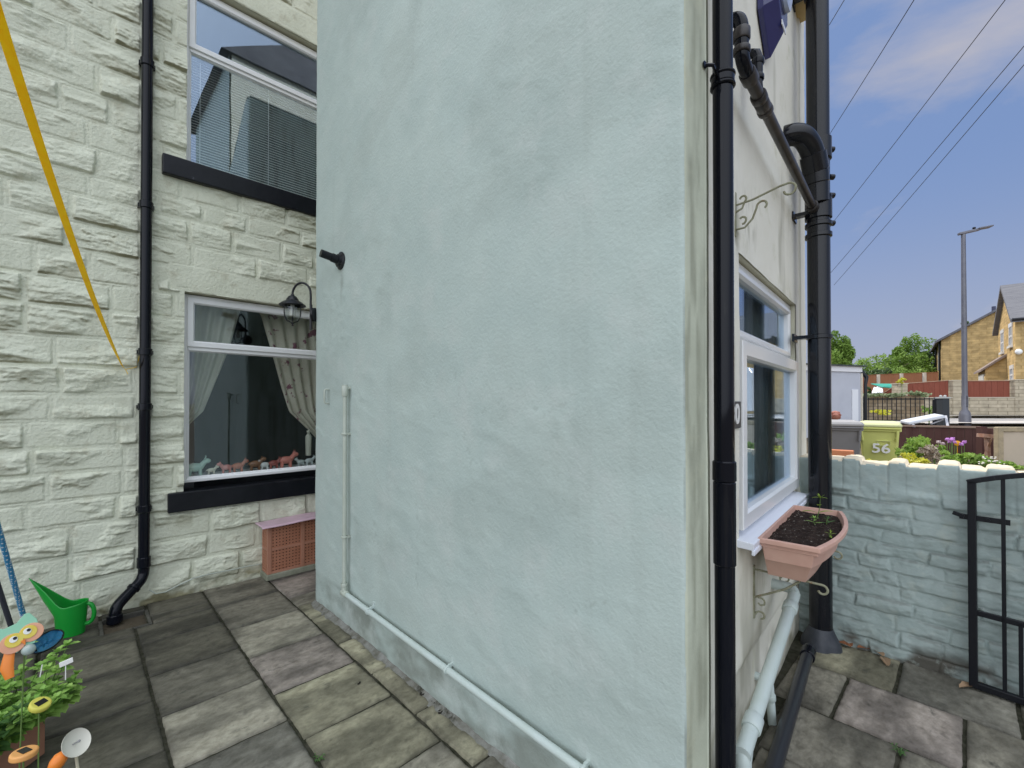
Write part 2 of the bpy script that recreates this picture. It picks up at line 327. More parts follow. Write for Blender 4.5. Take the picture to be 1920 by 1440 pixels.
GREY = (.22, .205, .165); DK = (.115, .107, .082); BUFF = (.335, .315, .225); PINK = (.30, .262, .232); LT = (.30, .28, .225); BLU = (.235, .225, .19)
def column(x0, x1, joints, tones, ylo=-5.0, yhi=4.47, per=.462):
    j = sorted(joints)
    while j[0] > ylo: j.insert(0, j[0]-per)
    while j[-1] < yhi: j.append(j[-1]+per)
    for a, b in zip(j[:-1], j[1:]):
        a2 = max(a, ylo); b2 = min(b, yhi)
        if b2-a2 < .03: continue
        m_ = (a2+b2)/2; t = None
        for (lo, hi, c) in tones:
            if lo <= m_ < hi: t = c
        if t is None: t = random.choice([GREY, LT, GREY, PINK, BLU, BUFF]); 
        f = random.uniform(.85, 1.15); slab(x0, x1, a2, b2, tuple(q*f for q in t))
dk = [(1.2, 4.6, DK)]
for k in range(9): column(-4.3+k*.462-.454, -4.3+(k+1)*.462-.454 if k < 8 else -.605, [3.7+.1*(k % 3)], dk, yhi=4.48)
column(-.605, -.15, [3.7, 3.24], dk, yhi=4.48)
column(-.15, .308, [3.92, 3.46, 3.0, 2.54, 2.08, 1.62], dk, yhi=4.078)
column(-.15, .14, [4.08], dk, ylo=4.08, yhi=4.48)
column(.308, .765, [3.74, 3.273, 2.813, 2.359, 1.93, 1.46], [(3.28, 4.1, DK), (2.82, 3.28, GREY), (2.36, 2.82, LT), (1.4, 2.36, BLU)], yhi=4.05)
column(.40, .765, [4.19, 4.05], dk, ylo=4.05, yhi=4.47)
slab(.14, .40, 4.36, 4.47, DK)
column(.765, 1.225, [4.02, 3.56, 3.08, 2.61, 2.17, 1.72, 1.25], [(4.0, 4.6, GREY), (3.56, 4.02, GREY), (3.08, 3.56, LT), (2.61, 3.08, PINK), (2.17, 2.61, BUFF), (1.72, 2.17, BUFF), (1.0, 1.72, LT)], yhi=4.47)
column(1.225, 1.345, [3.343, 2.871, 2.42, 1.956, 1.5], [(1.5, 3.7, BUFF)], ylo=.62, yhi=3.62)
slab(1.225, 1.69, 3.82, 4.29, PINK); slab(1.225, 1.69, 3.60, 3.82, LT); slab(1.225, 1.69, 4.29, 4.47, PINK); slab(1.69, 2.15, 3.62, 4.1, DK); slab(1.69, 2.15, 4.1, 4.47, DK)
column(1.225, 1.345, [.15], [], ylo=-5, yhi=.62)
column(1.345, 1.78, [.12], [], ylo=-5, yhi=.64); column(1.78, 2.235, [.45], [(-.2, .9, LT)], ylo=-5, yhi=.68)
column(2.235, 2.69, [.235, -.22], [(-.3, .24, GREY), (.24, .9, GREY)], ylo=-5, yhi=.72); column(2.69, 3.157, [.495, .03, -.43], [(.03, .495, PINK), (.495, .9, GREY), (-.43, .03, LT)], ylo=-5, yhi=.76)
column(3.157, 3.60, [.30, -.16, -.62], [(.3, .9, BUFF), (-.16, .3, BLU)], ylo=-5, yhi=.80)
P = np.concatenate(V); Qa = np.concatenate(Q); Ca = np.concatenate(Cc)
me = bpy.data.meshes.new('paving'); me.vertices.add(len(P)); me.vertices.foreach_set('co', P.astype(np.float32).ravel()); me.loops.add(Qa.size); me.loops.foreach_set('vertex_index', Qa.ravel().astype(np.int32)); me.polygons.add(len(Qa)); me.polygons.foreach_set('loop_start', np.arange(0, Qa.size, 4, dtype=np.int32)); me.update(calc_edges=True); me.polygons.foreach_set('use_smooth', [True]*len(Qa))
at = me.color_attributes.new('stain', 'FLOAT_COLOR', 'POINT'); C4 = np.ones((len(P), 4), np.float32); C4[:, :3] = Ca; at.data.foreach_set('color', C4.ravel())
me.materials.append(PAVE); pv = bpy.data.objects.new('paving', me); col.objects.link(pv); tag(pv, kind='structure')
JOINT = mat('joint_mortar', (.028, .030, .018), (.07, .066, .05), 20, .95, .1, bump=.8, bscale=60, bdist=.006)
jx = np.linspace(-4.7, 3.62, 260); jy = np.linspace(-5, 4.5, 300); JX, JY = np.meshgrid(jx, jy); JZ = -.012+.004*fbm(JX*20, JY*20, 9)
msk = ~((JX[:-1, :-1] > .13) & (JX[:-1, :-1] < .37) & (JY[:-1, :-1] > 4.07) & (JY[:-1, :-1] < 4.33))
tag(grid_obj('paving_bed', np.stack([JX, JY, JZ], -1), JOINT, mask=msk), kind='structure')
# drain gully
gl = thing('drain_gully', (.27, 4.21, 0), 'open rectangular drain gully in the paving under the foot of the long drainpipe', 'drain')
DARKC = mat('darkened_concrete', (.05, .048, .04), (.1, .095, .08), 12, .6, .4, bump=.5, bscale=40)  # concrete colour darkened so the open hole reads dark
b = MB(); b.box(.12, .15, 4.06, 4.36, -.12, -.004); b.box(.385, .405, 4.06, 4.36, -.12, -.004); b.box(.15, .385, 4.335, 4.36, -.12, .004); b.box(.15, .385, 4.055, 4.085, -.12, -.004); b.box(.15, .385, 4.085, 4.335, -.12, -.1)
b.build('gully_frame', DARKC, gl, bevel=.004)
b = MB(); b.box(.16, .37, 4.10, 4.32, -.098, -.09); b.build('dark_hole_bottom', mat('black_hole_bottom', (.012, .011, .01), rough=.4), gl)  # black sheet that paints in the darkness down the hole

# ---------------------------------------------------------------- stone house (rear wall)
def courses(z0, z1, h0=.17, h1=.225):
    zz = [z0]
    while zz[-1] < z1: zz.append(zz[-1]+random.uniform(h0, h1))
    return zz
def stoneface(U, Z, z0, z1, u0, u1, amp=1.0, l0=.26, l1=.5, joint=.011, hh=(.165, .225), forced=None, edge=.0085):
    H = np.zeros_like(U); D = np.full_like(U, 9.0)
    wu = U+.010*fbm(U*9, Z*9, 31, 4); wz = Z+.009*fbm(U*7, Z*10, 37, 4)
    zz = forced or courses(z0, z1, *hh)
    fine = fbm(U*20, Z*55, 51, 3, .65)+.22*vn(U*95, Z*130, 52); mid = fbm(U*9, Z*16, 53, 5, .6); rg = ridge(U*7+.6*mid, Z*17+U*2.5, 55, 3)
    for ci in range(len(zz)-1):
        a, b_ = zz[ci], zz[ci+1]; u = u0-random.uniform(0, l1)
        rows = (wz[:, 0] > a-.05) & (wz[:, 0] < b_+.05); ri = np.where(rows)[0]
        if len(ri) == 0: continue
        r0, r1_ = ri[0], ri[-1]+1
        while u < u1:
            ln = random.uniform(l0, l1); ua, ub = u, u+ln; u = ub
            ci_ = np.where((U[0] > ua-.02) & (U[0] < ub+.02))[0]
            if len(ci_) == 0: continue
            sl = (slice(r0, r1_), slice(ci_[0], ci_[-1]+1)); x = wu[sl]; z = wz[sl]
            d = np.minimum(np.minimum(x-ua, ub-x), np.minimum(z-a, b_-z))-joint
            base = random.uniform(.016, .03)*amp; cx = (ua+ub)/2; cz = (a+b_)/2; h = np.full_like(x, 9.)
            for k in range(random.randint(4, 7)):
                an = random.uniform(0, 6.28); px_ = cx+random.uniform(-.3, .3)*ln; pz = cz+random.uniform(-.3, .3)*(b_-a)
                g = random.uniform(.05, .5)*amp; h = np.minimum(h, base+random.uniform(-.002, .012)*amp-g*((x-px_)*math.cos(an)*.5+(z-pz)*math.sin(an)))
            tl = random.uniform(-.5, .9)
            h = h+(.009*mid[sl]+.0036*fine[sl]+.0058*np.clip(rg[sl], -1, 1)*random.uniform(.3, 1.3))*amp
            st = fbm(x*5+ci*3, (z+tl*.12*(x-cx))*42, 61+ci, 3); h = h+.006*st*amp
            h = np.maximum(h, .004)
            m_ = np.clip(d/(edge+edge*1.3*np.abs(mid[sl])), 0, 1); m_ = m_*m_*(3-2*m_)
            hs = h*m_; gro = -.0045*np.exp(-(d/.0035)**2)*np.clip(.5+2*mid[sl], 0, 1)
            H[sl] = np.where(d > -.004, hs+gro, H[sl]); D[sl] = np.where(d > -joint*1.5, d, D[sl])
    H = H+.0012*fbm(U*30, Z*30, 71, 3)
    return H
house = thing('stone_house', (.6, YA, 0), 'two storey house wall of rough cream painted stone behind the yard', 'house')
WL = (.637, 1.955, .835, 2.47); WU = (.642, 1.955, 3.53, 5.08)
def axis(lo, hi, st, cuts):
    a = list(np.arange(lo, hi+st/2, st))
    a = [v for v in a if all(abs(v-c) > st*.45 for c in cuts)]+[c for c in cuts if lo < c < hi]
    return np.array(sorted(a))
ax = axis(-.62, 1.99, .0064, [WL[0], WL[1], WU[0]]); az_ = axis(-.06, 5.6, .0064, [WL[2], WL[3], WU[2], WU[3]])
U, Z = np.meshgrid(ax, az_)
fz = [-.12, .06, .27, .465, .68, .865, 1.06, 1.235, 1.43, 1.62, 1.82, 2.03, 2.24, 2.44, 2.66, 2.86, 3.06, 3.22, 3.42, 3.62, 3.83, 4.05, 4.26, 4.47, 4.68, 4.9, 5.1, 5.32, 5.53, 5.8]
Hs = stoneface(U, Z, -.1, 5.8, -.62, 2.1, amp=.95, forced=fz)
def flat(H, u0, u1, z0, z1, h=.006):
    d = np.minimum(np.minimum(U-u0, u1-U), np.minimum(Z-z0, z1-Z))+.003*fbm(U*12, Z*12, 5)
    m_ = np.clip(d/.008+.5, 0, 1); return H*(1-m_)+(h+.0022*fbm(U*14, Z*14, 81, 4))*m_-.003*np.exp(-(d/.004)**2)
Hs = flat(Hs, .53, 2.2, 2.47, 2.685); Hs = flat(Hs, .50, 2.2, 5.08, 5.31)
Hs = flat(Hs, .345, .425, -.1, 5.6, .004)                         # flush strip behind the drainpipe
Hs = flat(Hs, .60, .66, 2.3, 2.5, .004)
low = np.clip((.11-Z)/.05, 0, 1); Hs = Hs*(1-low)+low*(.012+.012*fbm(U*14, Z*22, 91, 4))
st_ = np.clip((np.gradient(Hs, axis=0)/.0064)*1.2+.0, 0, 1)         # olive grime, painted like occlusion shade on the stones' undersides
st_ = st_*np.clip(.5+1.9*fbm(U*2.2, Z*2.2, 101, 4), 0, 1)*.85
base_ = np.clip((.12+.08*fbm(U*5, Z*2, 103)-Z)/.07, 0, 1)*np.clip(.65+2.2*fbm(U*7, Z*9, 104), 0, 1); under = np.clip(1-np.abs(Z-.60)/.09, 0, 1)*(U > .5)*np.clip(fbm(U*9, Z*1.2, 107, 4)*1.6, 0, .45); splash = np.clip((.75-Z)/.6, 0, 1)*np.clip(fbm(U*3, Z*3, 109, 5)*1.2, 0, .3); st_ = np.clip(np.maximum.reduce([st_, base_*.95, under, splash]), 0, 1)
xm = (ax[:-1]+ax[1:])/2; zm = (az_[:-1]+az_[1:])/2; MX, MZ = np.meshgrid(xm, zm)
hole = lambda w_: (MX > w_[0]) & (MX < w_[1]) & (MZ > w_[2]) & (MZ < w_[3])
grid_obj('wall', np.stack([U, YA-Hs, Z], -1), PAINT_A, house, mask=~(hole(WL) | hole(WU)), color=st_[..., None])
# left and upper continuation, right continuation, coarser
def coarse(u0, u1, z0, z1, st=.02):
    global U, Z
    a = np.arange(u0, u1+st/2, st); c = np.arange(z0, z1+st/2, st); U2, Z2 = np.meshgrid(a, c)
    H2 = stoneface(U2, Z2, z0-.1, z1+.1, u0-.1, u1+.1, amp=1.0)
    return grid_obj('wall', np.stack([U2, YA-H2, Z2], -1), PAINT_A, house, color=np.zeros(U2.shape)[..., None])
coarse(-4.6, -.612, -.06, 5.6); coarse(-4.6, 3.8, 5.59, 6.2, .03)
PLAIN_A = PAINT_A
b = MB(); b.box(1.99, 3.8, YA, YA+.3, 0, 5.6); b.build('wall', mat('cream_stone_plain', (.6, .59, .48), rough=.6, bump=.5, bscale=12, bdist=.02), house)
REV = mat('painted_reveal', (.60, .59, .46), (.55, .53, .40), 5, .6, .3, bump=.3, bscale=30, bdist=.003)
for w_ in (WL, WU):
    b = MB(); b.fb(FA, w_[0]-.02, w_[0], -.14, -.004, w_[2], w_[3]); b.fb(FA, w_[1], w_[1]+.02, -.14, -.004, w_[2], w_[3]); b.fb(FA, w_[0]-.02, w_[1]+.02, -.14, -.004, w_[3], w_[3]+.02); b.build('window_reveal', REV, house)
b = MB(); b.fb(FA, .531, 2.1, -.14, .055, .682, .837); lo = b.build('window_sill', BLACKP, house, bevel=.008); lo['label'] = 'thick glossy black lower window sill'
b = MB(); b.fb(FA, .483, 2.1, -.14, .055, 3.375, 3.532); lo = b.build('window_sill', BLACKP, house, bevel=.008); lo['label'] = 'thick black upper window sill'
b = MB(); b.box(-4.6, 3.8, YA+.02, 8.6, 5.3, 6.2); b.box(-4.6, -4.3, YA, 8.6, 0, 6.2); b.box(3.5, 3.8, YA+.31, 8.6, 0, 5.3); b.box(-4.6, 3.8, 8.6, 8.9, 0, 6.2); b.box(-4.3, 3.5, YA+.32, 8.6, 2.75, 2.95); b.box(-4.3, -.3, YA+.3, YA+.34, 0, 5.3)
b.build('inner_structure', mat('house_masonry', (.3, .28, .24), rough=.9), house)
SLATE = mat('roof_slate', (.10, .10, .12), (.15, .15, .17), 4, .6, .4, bump=.4, bscale=8, bdist=.02)
b = MB(); b.prism([(-4.8, YA-.35, 6.2), (-4.8, 6.55, 8.0), (-4.8, 9.1, 6.2)], (8.8, 0, 0)); b.build('roof', SLATE, house)
# interior
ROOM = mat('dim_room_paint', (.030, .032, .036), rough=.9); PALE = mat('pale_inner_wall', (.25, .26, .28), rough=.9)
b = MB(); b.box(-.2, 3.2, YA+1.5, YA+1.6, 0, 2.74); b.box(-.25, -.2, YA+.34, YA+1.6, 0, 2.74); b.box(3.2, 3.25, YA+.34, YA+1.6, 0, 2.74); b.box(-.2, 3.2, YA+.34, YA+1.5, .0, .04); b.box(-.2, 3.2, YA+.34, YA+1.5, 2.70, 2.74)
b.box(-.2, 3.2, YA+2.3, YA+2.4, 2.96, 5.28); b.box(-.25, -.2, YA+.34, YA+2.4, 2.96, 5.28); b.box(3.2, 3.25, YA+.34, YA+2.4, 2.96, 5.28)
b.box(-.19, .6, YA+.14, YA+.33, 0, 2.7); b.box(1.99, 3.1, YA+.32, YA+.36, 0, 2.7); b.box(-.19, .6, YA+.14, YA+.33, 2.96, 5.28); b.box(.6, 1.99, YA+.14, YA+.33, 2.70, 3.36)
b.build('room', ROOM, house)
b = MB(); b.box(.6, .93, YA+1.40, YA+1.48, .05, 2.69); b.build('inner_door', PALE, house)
b = MB(); b.fb(FA, .60, 2.0, -.33, -.125, .90, .93); b.build('window_board', UPVC, house)
def window_A(wn, z0, z1, zt, label):     # outer frame, transom at zt
    o0, o1 = -.125, -.066
    f = MB(); f.fframe(FA, WL[0]+.004, 1.951, o0, o1, z0, z1, .035)
    x0, x1 = WL[0]+.039, 1.916; f.fb(FA, x0, x1, o0, o1-.003, zt-.022, zt+.018)
    win = f.build('window', UPVC, house); win['label'] = label
    s = MB(); s.fframe(FA, x0-.012, x1+.012, o1-.03, o1+.012, zt+.006, z1-.024, .052); s.build('opening_light', UPVC, win)
    g = MB(); g.fb(FA, x0, x1, -.098, -.092, z0+.035, zt-.02); g.build('pane', GLASS2 if z0 > 3 else GLASS, win)
    g = MB(); g.fb(FA, x0+.03, x1-.03, -.093, -.087, zt+.04, z1-.06); g.build('pane', GLASS2 if z0 > 3 else GLASS, win)
    bd = MB(); bd.fframe(FA, x0-.001, x1+.001, o1-.035, o1-.012, z0+.034, zt-.02, .012); bd.build('glazing_bead', UPVC, win)
window_A(WL, .893, 2.463, 2.02, 'white lower window with one top light')
window_A(WU, 3.54, 5.07, 4.53, 'white upper window with a top light, sky reflected in it')
# blind upstairs
BL = mat('blind_slats', (.74, .74, .68), (.66, .67, .62), 3, .5)
bt = MB()
for k in range(39):
    z = 3.60+k*.0235; bt.hexa([FA.p(.68, -.158, z), FA.p(1.92, -.158, z), FA.p(1.92, -.172, z+.013), FA.p(.68, -.172, z+.013), FA.p(.68, -.158, z+.0015), FA.p(1.92, -.158, z+.0015), FA.p(1.92, -.172, z+.0145), FA.p(.68, -.172, z+.0145)])
bl = thing('venetian_blind', FA.p(1.3, -.165, 3.58), 'pale slatted venetian blind hanging behind the upstairs window', 'blind')
bt.build('slats', BL, bl)
for u in (.76, 1.3, 1.84): b = MB(); b.fb(FA, u-.003, u+.003, -.156, -.154, 3.6, 4.53); b.build('cord', UPVC, bl)
b = MB(); b.fb(FA, .68, 1.92, -.18, -.15, 3.585, 3.598); b.build('bottom_rail', BL, bl)
# curtains downstairs
CUR = mat('cream_curtain', (.62, .62, .54), (.56, .56, .47), 4, .85, .1, bump=.2, bscale=120, bdist=.001, transl=.15)
CURF = mat('patterned_curtain', (.60, .57, .48), (.50, .46, .38), 6, .85, .1, c3=(.20, .06, .10), c3scale=8, c3pos=(.58, .61))
def curtain(topa, topb, edge, out, m, name, label, nf, yb=-.30):
    # edge: list of (z, inner edge u); topa fixed side
    zs = np.linspace(edge[-1][0], 2.5, 60); ez = [e[0] for e in edge][::-1]; eu = [e[1] for e in edge][::-1]
    ed = np.interp(zs, ez, eu); t = np.linspace(0, 1, 90); Zg, T = np.meshgrid(zs, t, indexing='ij'); Eg = np.repeat(ed[:, None], 90, 1)
    Ug = topa+(Eg-topa)*T; wdt = np.abs(Eg-topa)/abs(topb-topa)
    Yg = YA-yb+.022*np.sin(T*nf*2*math.pi+.6*np.sin(Zg*3))*(.5+.5*wdt)+.008*fbm(T*6, Zg*3, 4)
    o = grid_obj(name, np.stack([Ug, Yg, Zg], -1), m); so = o.modifiers.new('s', 'SOLIDIFY'); so.thickness = .003
    return tag(o, label, 'curtain')
c1 = curtain(.60, 1.08, [(2.5, 1.13), (2.39, 1.10), (2.1, 1.03), (1.96, .985), (1.48, .82), (1.38, .73), (1.30, .66)], 0, CUR, 'curtain', 'plain cream curtain drawn back on the left of the lower window', 5)
c2 = curtain(1.98, 1.25, [(2.5, 1.24), (2.39, 1.29), (1.97, 1.40), (1.7, 1.47), (1.47, 1.54), (1.26, 1.75), (1.2, 1.80)], 0, CURF, 'curtain', 'flowered curtain gathered to the right side of the lower window', 6)
b = MB(); t0 = FA.p(1.72, -.27, 1.28)
b.lathe([(.004, 0), (.02, -.01), (.012, -.04), (.022, -.05), (.03, -.07), (.026, -.26), (.02, -.262), (.0, -.262)], t0, 14); ts = b.build('curtain_tassel', CUR); tag(ts, 'cream tassel tie hanging from the flowered curtain', 'tassel')
# ornaments on the window board
def animal(kind, x, m, name, label, k=1., face=1, m2=None):
    b = MB(); L_ = .085*k; h = .05*k; z0 = .931; y = YA+.19
    b.ball((x, y, z0+h), 1, 10, (L_*.55, .026*k, .027*k))
    for sx in (-.6, .6):
        for sy in (-1, 1): b.tube([(x+sx*L_*.55, y+sy*.013*k, z0), (x+sx*L_*.5, y+sy*.013*k, z0+h*.9)], [.007*k, .009*k], 8)
    hx = x+face*L_*.62; b.tube([(x+face*L_*.35, y, z0+h*1.1), (hx, y, z0+h*1.65)], [.018*k, .014*k], 8); b.ball((hx+face*.008*k, y-.004, z0+h*1.7), 1, 8, (.022*k, .015*k, .016*k))
    for sy in (-1, 1):
        b.tube([(hx, y+sy*.009*k, z0+h*1.9), (hx-face*.002, y+sy*.022*k, z0+h*(2.15 if kind != 'cow' else 2.0))], [.006*k, .002*k], 6)
        if kind == 'cow': b.tube([(hx, y+sy*.006*k, z0+h*1.95), (hx+face*.006, y+sy*.016*k, z0+h*2.4)], [.003*k, .001], 6)
    b.tube([(x-face*L_*.52, y, z0+h*1.2), (x-face*L_*.72, y, z0+h*.8)], [.004*k, .002*k], 6)
    o = b.build(name, m); return tag(o, label, 'ornament', 'ornaments on the window board')
cer = lambda n_, c: mat(n_, c, rough=.25, spec=.5)
MINT = cer('mint_ceramic', (.42, .60, .52)); CRM = cer('cream_ceramic', (.62, .6, .5)); PNK = cer('pink_ceramic', (.55, .22, .20)); TER = cer('terracotta_ceramic', (.42, .14, .08)); BRN = cer('brown_ceramic', (.22, .10, .05)); RED = cer('red_ceramic', (.30, .07, .06)); WHT = cer('white_ceramic', (.66, .68, .68))
animal('cow', .745, MINT, 'cow_ornament', 'largest mint green cow figurine on the window board, by the frame', 1.4)
animal('sheep', .865, CRM, 'sheep_ornament', 'small cream figurine right behind the mint green cow figurine', .7)
animal('pig', .98, PNK, 'pig_ornament', 'pink animal figurine between the cream one and a terracotta one', .95, -1)
animal('cow', 1.07, TER, 'bull_ornament', 'terracotta animal figurine with raised head beside the pink one', 1.05)
animal('pig', 1.21, BRN, 'dog_ornament', 'square brown animal figurine in the middle of the row', 1.15)
animal('sheep', 1.29, WHT, 'hen_ornament', 'small white figurine between the brown and the dark red ones', .85, -1)
animal('pig', 1.37, RED, 'calf_ornament', 'dark red animal figurine next to the small white one', 1.0)
animal('cow', 1.48, cer('coral_ceramic', (.6, .20, .16)), 'horned_cow_ornament', 'coral red horned cow figurine, largest on the right of the row', 1.4)
animal('sheep', 1.62, cer('grey_ceramic', (.4, .45, .45)), 'cat_ornament', 'small grey figurine right of the coral horned cow', .8, -1)
animal('sheep', 1.70, cer('pale_blue_ceramic', (.5, .55, .56)), 'rabbit_ornament', 'small pale blue figurine below the curtain tassel', .9)
# ---------------------------------------------------------------- rendered extension
ext = thing('rendered_extension', (2.4, 2.1, 0), 'tall rendered extension painted pale blue green, its blank side filling the middle', 'house')
HT = 5.9; HL = 4.95; YS = 2.75
def sweep(path, st=.015, z0=-.04, z1=HT, zst=.015, name='side_wall', amp=1., m=PAINT_B, stain=None, extra=None, zsplit=None):
    pts = np.array(path, float); seg = np.diff(pts, axis=0); ln = np.hypot(seg[:, 0], seg[:, 1]); cum = np.concatenate([[0], np.cumsum(ln)])
    S = []
    for i in range(len(ln)): S += list(np.linspace(cum[i], cum[i+1], max(1, int(round(ln[i]/st))), endpoint=False))
    S.append(cum[-1]); S = np.array(S); px_ = np.interp(S, cum, pts[:, 0]); py = np.interp(S, cum, pts[:, 1])
    tx = np.gradient(px_, S); ty = np.gradient(py, S); n_ = np.hypot(tx, ty); nx = ty/n_; ny = -tx/n_
    z = np.concatenate([np.arange(z0, min(z1, 4.9), zst), np.arange(4.9, z1, .06), [z1]]) if z1 > 4.9 else np.append(np.arange(z0, z1, zst), z1)
    Sg, Zg = np.meshgrid(S, z); A_ = np.meshgrid(px_, z)[0]; B_ = np.meshgrid(py, z)[0]
    d = amp*(.006*fbm(Sg*1.3, Zg*1.1, 201, 3)+.0021*fbm(Sg*6, Zg*5, 205, 5)+.0016*ridge(Sg*3.2+Zg*1.7, Zg*3.3-Sg*1.2, 209, 3)*np.clip(.3+2*fbm(Sg*1.5, Zg*1.5, 211), 0, 1))
    if extra is not None: d = d+extra(A_, B_, Zg)
    Zc = np.where(B_ > YS, np.minimum(Zg, np.interp(B_, [YS, 3.52], [4.40, HL])), Zg); P = np.stack([A_+np.meshgrid(nx, z)[0]*d, B_+np.meshgrid(ny, z)[0]*d, Zc], -1)
    C_ = stain(A_, B_, Zg) if stain is not None else np.zeros(Zg.shape)
    return grid_obj(name, P, m, ext, color=C_[..., None])
def arc(cx, cy, r, a0, a1, n=6): return [(cx+r*math.cos(R(a0+(a1-a0)*k/n)), cy+r*math.sin(R(a0+(a1-a0)*k/n))) for k in range(n+1)]
path = [(2.6, 3.612), (1.40, 3.612)]+arc(1.385, 3.577, .035, 90, 180)+arc(1.368, .634, .018, 180, 230, 4)
path2 = arc(1.368, .634, .018, 222, 266, 4)+[(1.50, .604)]+arc(1.50, .614, .010, 270, 360, 3)+[(1.512, .70)]
def bst(A_, B_, Zg):
    s = np.clip((.255+.05*fbm(B_*1.5, Zg*1.5, 301)-Zg)/.07, 0, 1)*np.clip(.62+1.5*fbm(B_*4, Zg*7, 303, 6), .12, 1)*.62
    s = np.maximum(s, np.clip((.06-Zg)/.05, 0, 1)*np.clip(.6+1.5*fbm(B_*12, Zg*12, 305), 0, 1)*.9)
    run = np.clip(1.1-np.abs(B_-3.11+.01*vn(Zg*9, B_, 5))/.035-np.abs(Zg-2.40)/.17, 0, 1)*.4+np.clip(1-np.abs(B_-3.60)/.05, 0, 1)*np.clip(1-np.abs(Zg-1.98)/.28, 0, 1)*.35
    cr = np.where(A_ > 1.36, np.clip(.1+1.3*fbm(A_*22, Zg*2.2, 307, 4), 0, 1)*np.clip((A_-1.40)/.08, 0, 1)*.8, 0)
    corner = np.where((A_ > 1.352) & (B_ < 1), np.clip(fbm(Zg*3, A_*30, 309, 4)*1.2, 0, .5), 0)
    cr2 = np.abs(fbm(B_*2.1, Zg*1.6, 345, 5)-.02); hair = np.exp(-(cr2/.004)**2)*(fbm(B_*.7, Zg*.7, 347, 2) > .06)*.22; drip = np.clip(fbm(B_*9, Zg*.7, 349, 4)*.5-.2, 0, .05)+np.clip(fbm(B_*1.6-Zg*.8, Zg*2.2+B_, 351, 5)*.35, 0, .10)
    s = np.maximum(s, np.maximum(hair, drip))
    sp = np.clip((vn(B_*26, Zg*26, 311)-.455)*20, 0, 1)*np.clip((.9-Zg)/.6, 0, 1)*.6*(fbm(B_*2, Zg*2, 5) > .1)
    return np.clip(np.maximum.reduce([s, run, cr, corner, sp]), 0, 1)
def bex(A_, B_, Zg):
    on = (A_ < 1.36); e = np.zeros_like(Zg)
    d = np.minimum(np.minimum(B_-3.02-.01*vn(Zg*9, B_*3, 1), 3.29-B_), np.minimum(Zg-1.98, 2.345+(B_-3.1)*.1-Zg))+.01*fbm(B_*12, Zg*12, 321)
    e += on*(.0035*np.clip(d/.01, 0, 1)*(.5+vn(B_*30, Zg*30, 323))+.002*np.exp(-(d/.007)**2))
    low = np.clip((.25-Zg)/.03, 0, 1); e += on*low*(-.006+.006*fbm(B_*7, Zg*9, 325, 4))
    dd = (B_-2.0-.35*(Zg-1)); e += on*.0016*np.clip(fbm(B_*4+Zg*3, Zg*12-B_*4, 327, 4), 0, 1)*3*(fbm(B_, Zg, 329) > .02)
    e += on*.0045*fbm(B_*.9, Zg*.8, 331, 2)
    e += on*.0007*fbm(B_*32, Zg*32, 341, 3)+on*.0010*np.clip(vn(B_*3+Zg*1.2, Zg*13+B_*3, 343)*3-.7, 0, 1)
    cr_ = np.abs(fbm(B_*2.1, Zg*1.6, 345, 5)-.02); e -= on*.0016*np.exp(-(cr_/.006)**2)*(fbm(B_*.7, Zg*.7, 347, 2) > .06)
    return e
o_ = sweep(path, .014, zst=.014, stain=bst, extra=bex)
PAINT_C = mat('painted_render_front', (.73, .71, .60), (.78, .76, .66), 2.4, .6, .3, bump=.4, bscale=24, bdist=.006, attr='stain', attrcol=(.20, .19, .12), c3=(.57, .56, .42), c3scale=5, c3pos=(.58, .74))
PAINT_S = mat('painted_corner_strip', (.45, .48, .37), (.52, .55, .43), 2.4, .6, .3, bump=.4, bscale=24, bdist=.006, attr='stain', attrcol=(.16, .16, .11), c3=(.45, .46, .34), c3scale=5, c3pos=(.55, .7))
sweep(path2, .012, zst=.014, stain=bst, name='corner_strip', amp=.5, m=PAINT_S)
# irregular mortar fillet along the foot of the side wall
fy2 = np.arange(.62, 3.60, .012); fo = np.linspace(0, 1, 8); FO, FY = np.meshgrid(fo, fy2, indexing='ij'); wd_ = .030+.03*fbm(FY*5, FY*0, 361, 4)
grid_obj('mortar_fillet', np.stack([XB+.01-FO*(wd_+.012), FY, .022*(1-FO)**1.5+.006*fbm(FY*22, FO*4, 363, 4)*(1-FO)-.003], -1), mat('pale_mortar', (.26, .26, .24), (.13, .125, .10), 14, .9, .1, bump=.8, bscale=50, bdist=.006, c3=(.05, .048, .036), c3scale=9, c3pos=(.56, .68)), ext)
# front wall with window hole
WC0, WC1, WZ0, WZ1 = 2.09, 3.475, .955, 2.215
a_ = axis(1.49, 3.80, .014, [WC0, WC1]); z_ = np.concatenate([axis(-.04, 4.9, .014, [WZ0, WZ1]), np.arange(4.96, HT+.03, .06)])
S2, Z2 = np.meshgrid(a_, z_)
H2 = .006*fbm(S2*1.4, Z2*1.2, 401, 3)+.0022*fbm(S2*7, Z2*6, 403, 4)+.0015*ridge(S2*3, Z2*4, 405, 3)
H2 = H2-.005*np.clip(1-np.abs(S2-(2.0+.02*vn(Z2*6, S2, 407)))/.008, 0, 1)*(Z2 > 2.25)*(Z2 < 2.42)
H2 = H2+np.where(S2 > 3.60, .011, 0)                                  # raised pilaster strip at the far end
H2 = H2*np.where((Z2 < .42) & (S2 > 1.6), 1, 1)+np.clip((.40-Z2)/.03, 0, 1)*(.0-.012*np.clip((S2-1.6)/.2, 0, 1))
chip = np.exp(-((S2-2.075)/.03)**2-((Z2-2.30)/.09)**2); H2 = H2-.012*chip*(vn(S2*60, Z2*40, 411)+.6)
P2 = np.zeros(S2.shape+(3,)); Hh = H2
for i, nm in enumerate('xyz'):
    pass
o3, d3, n3 = FC.o, FC.d, FC.n
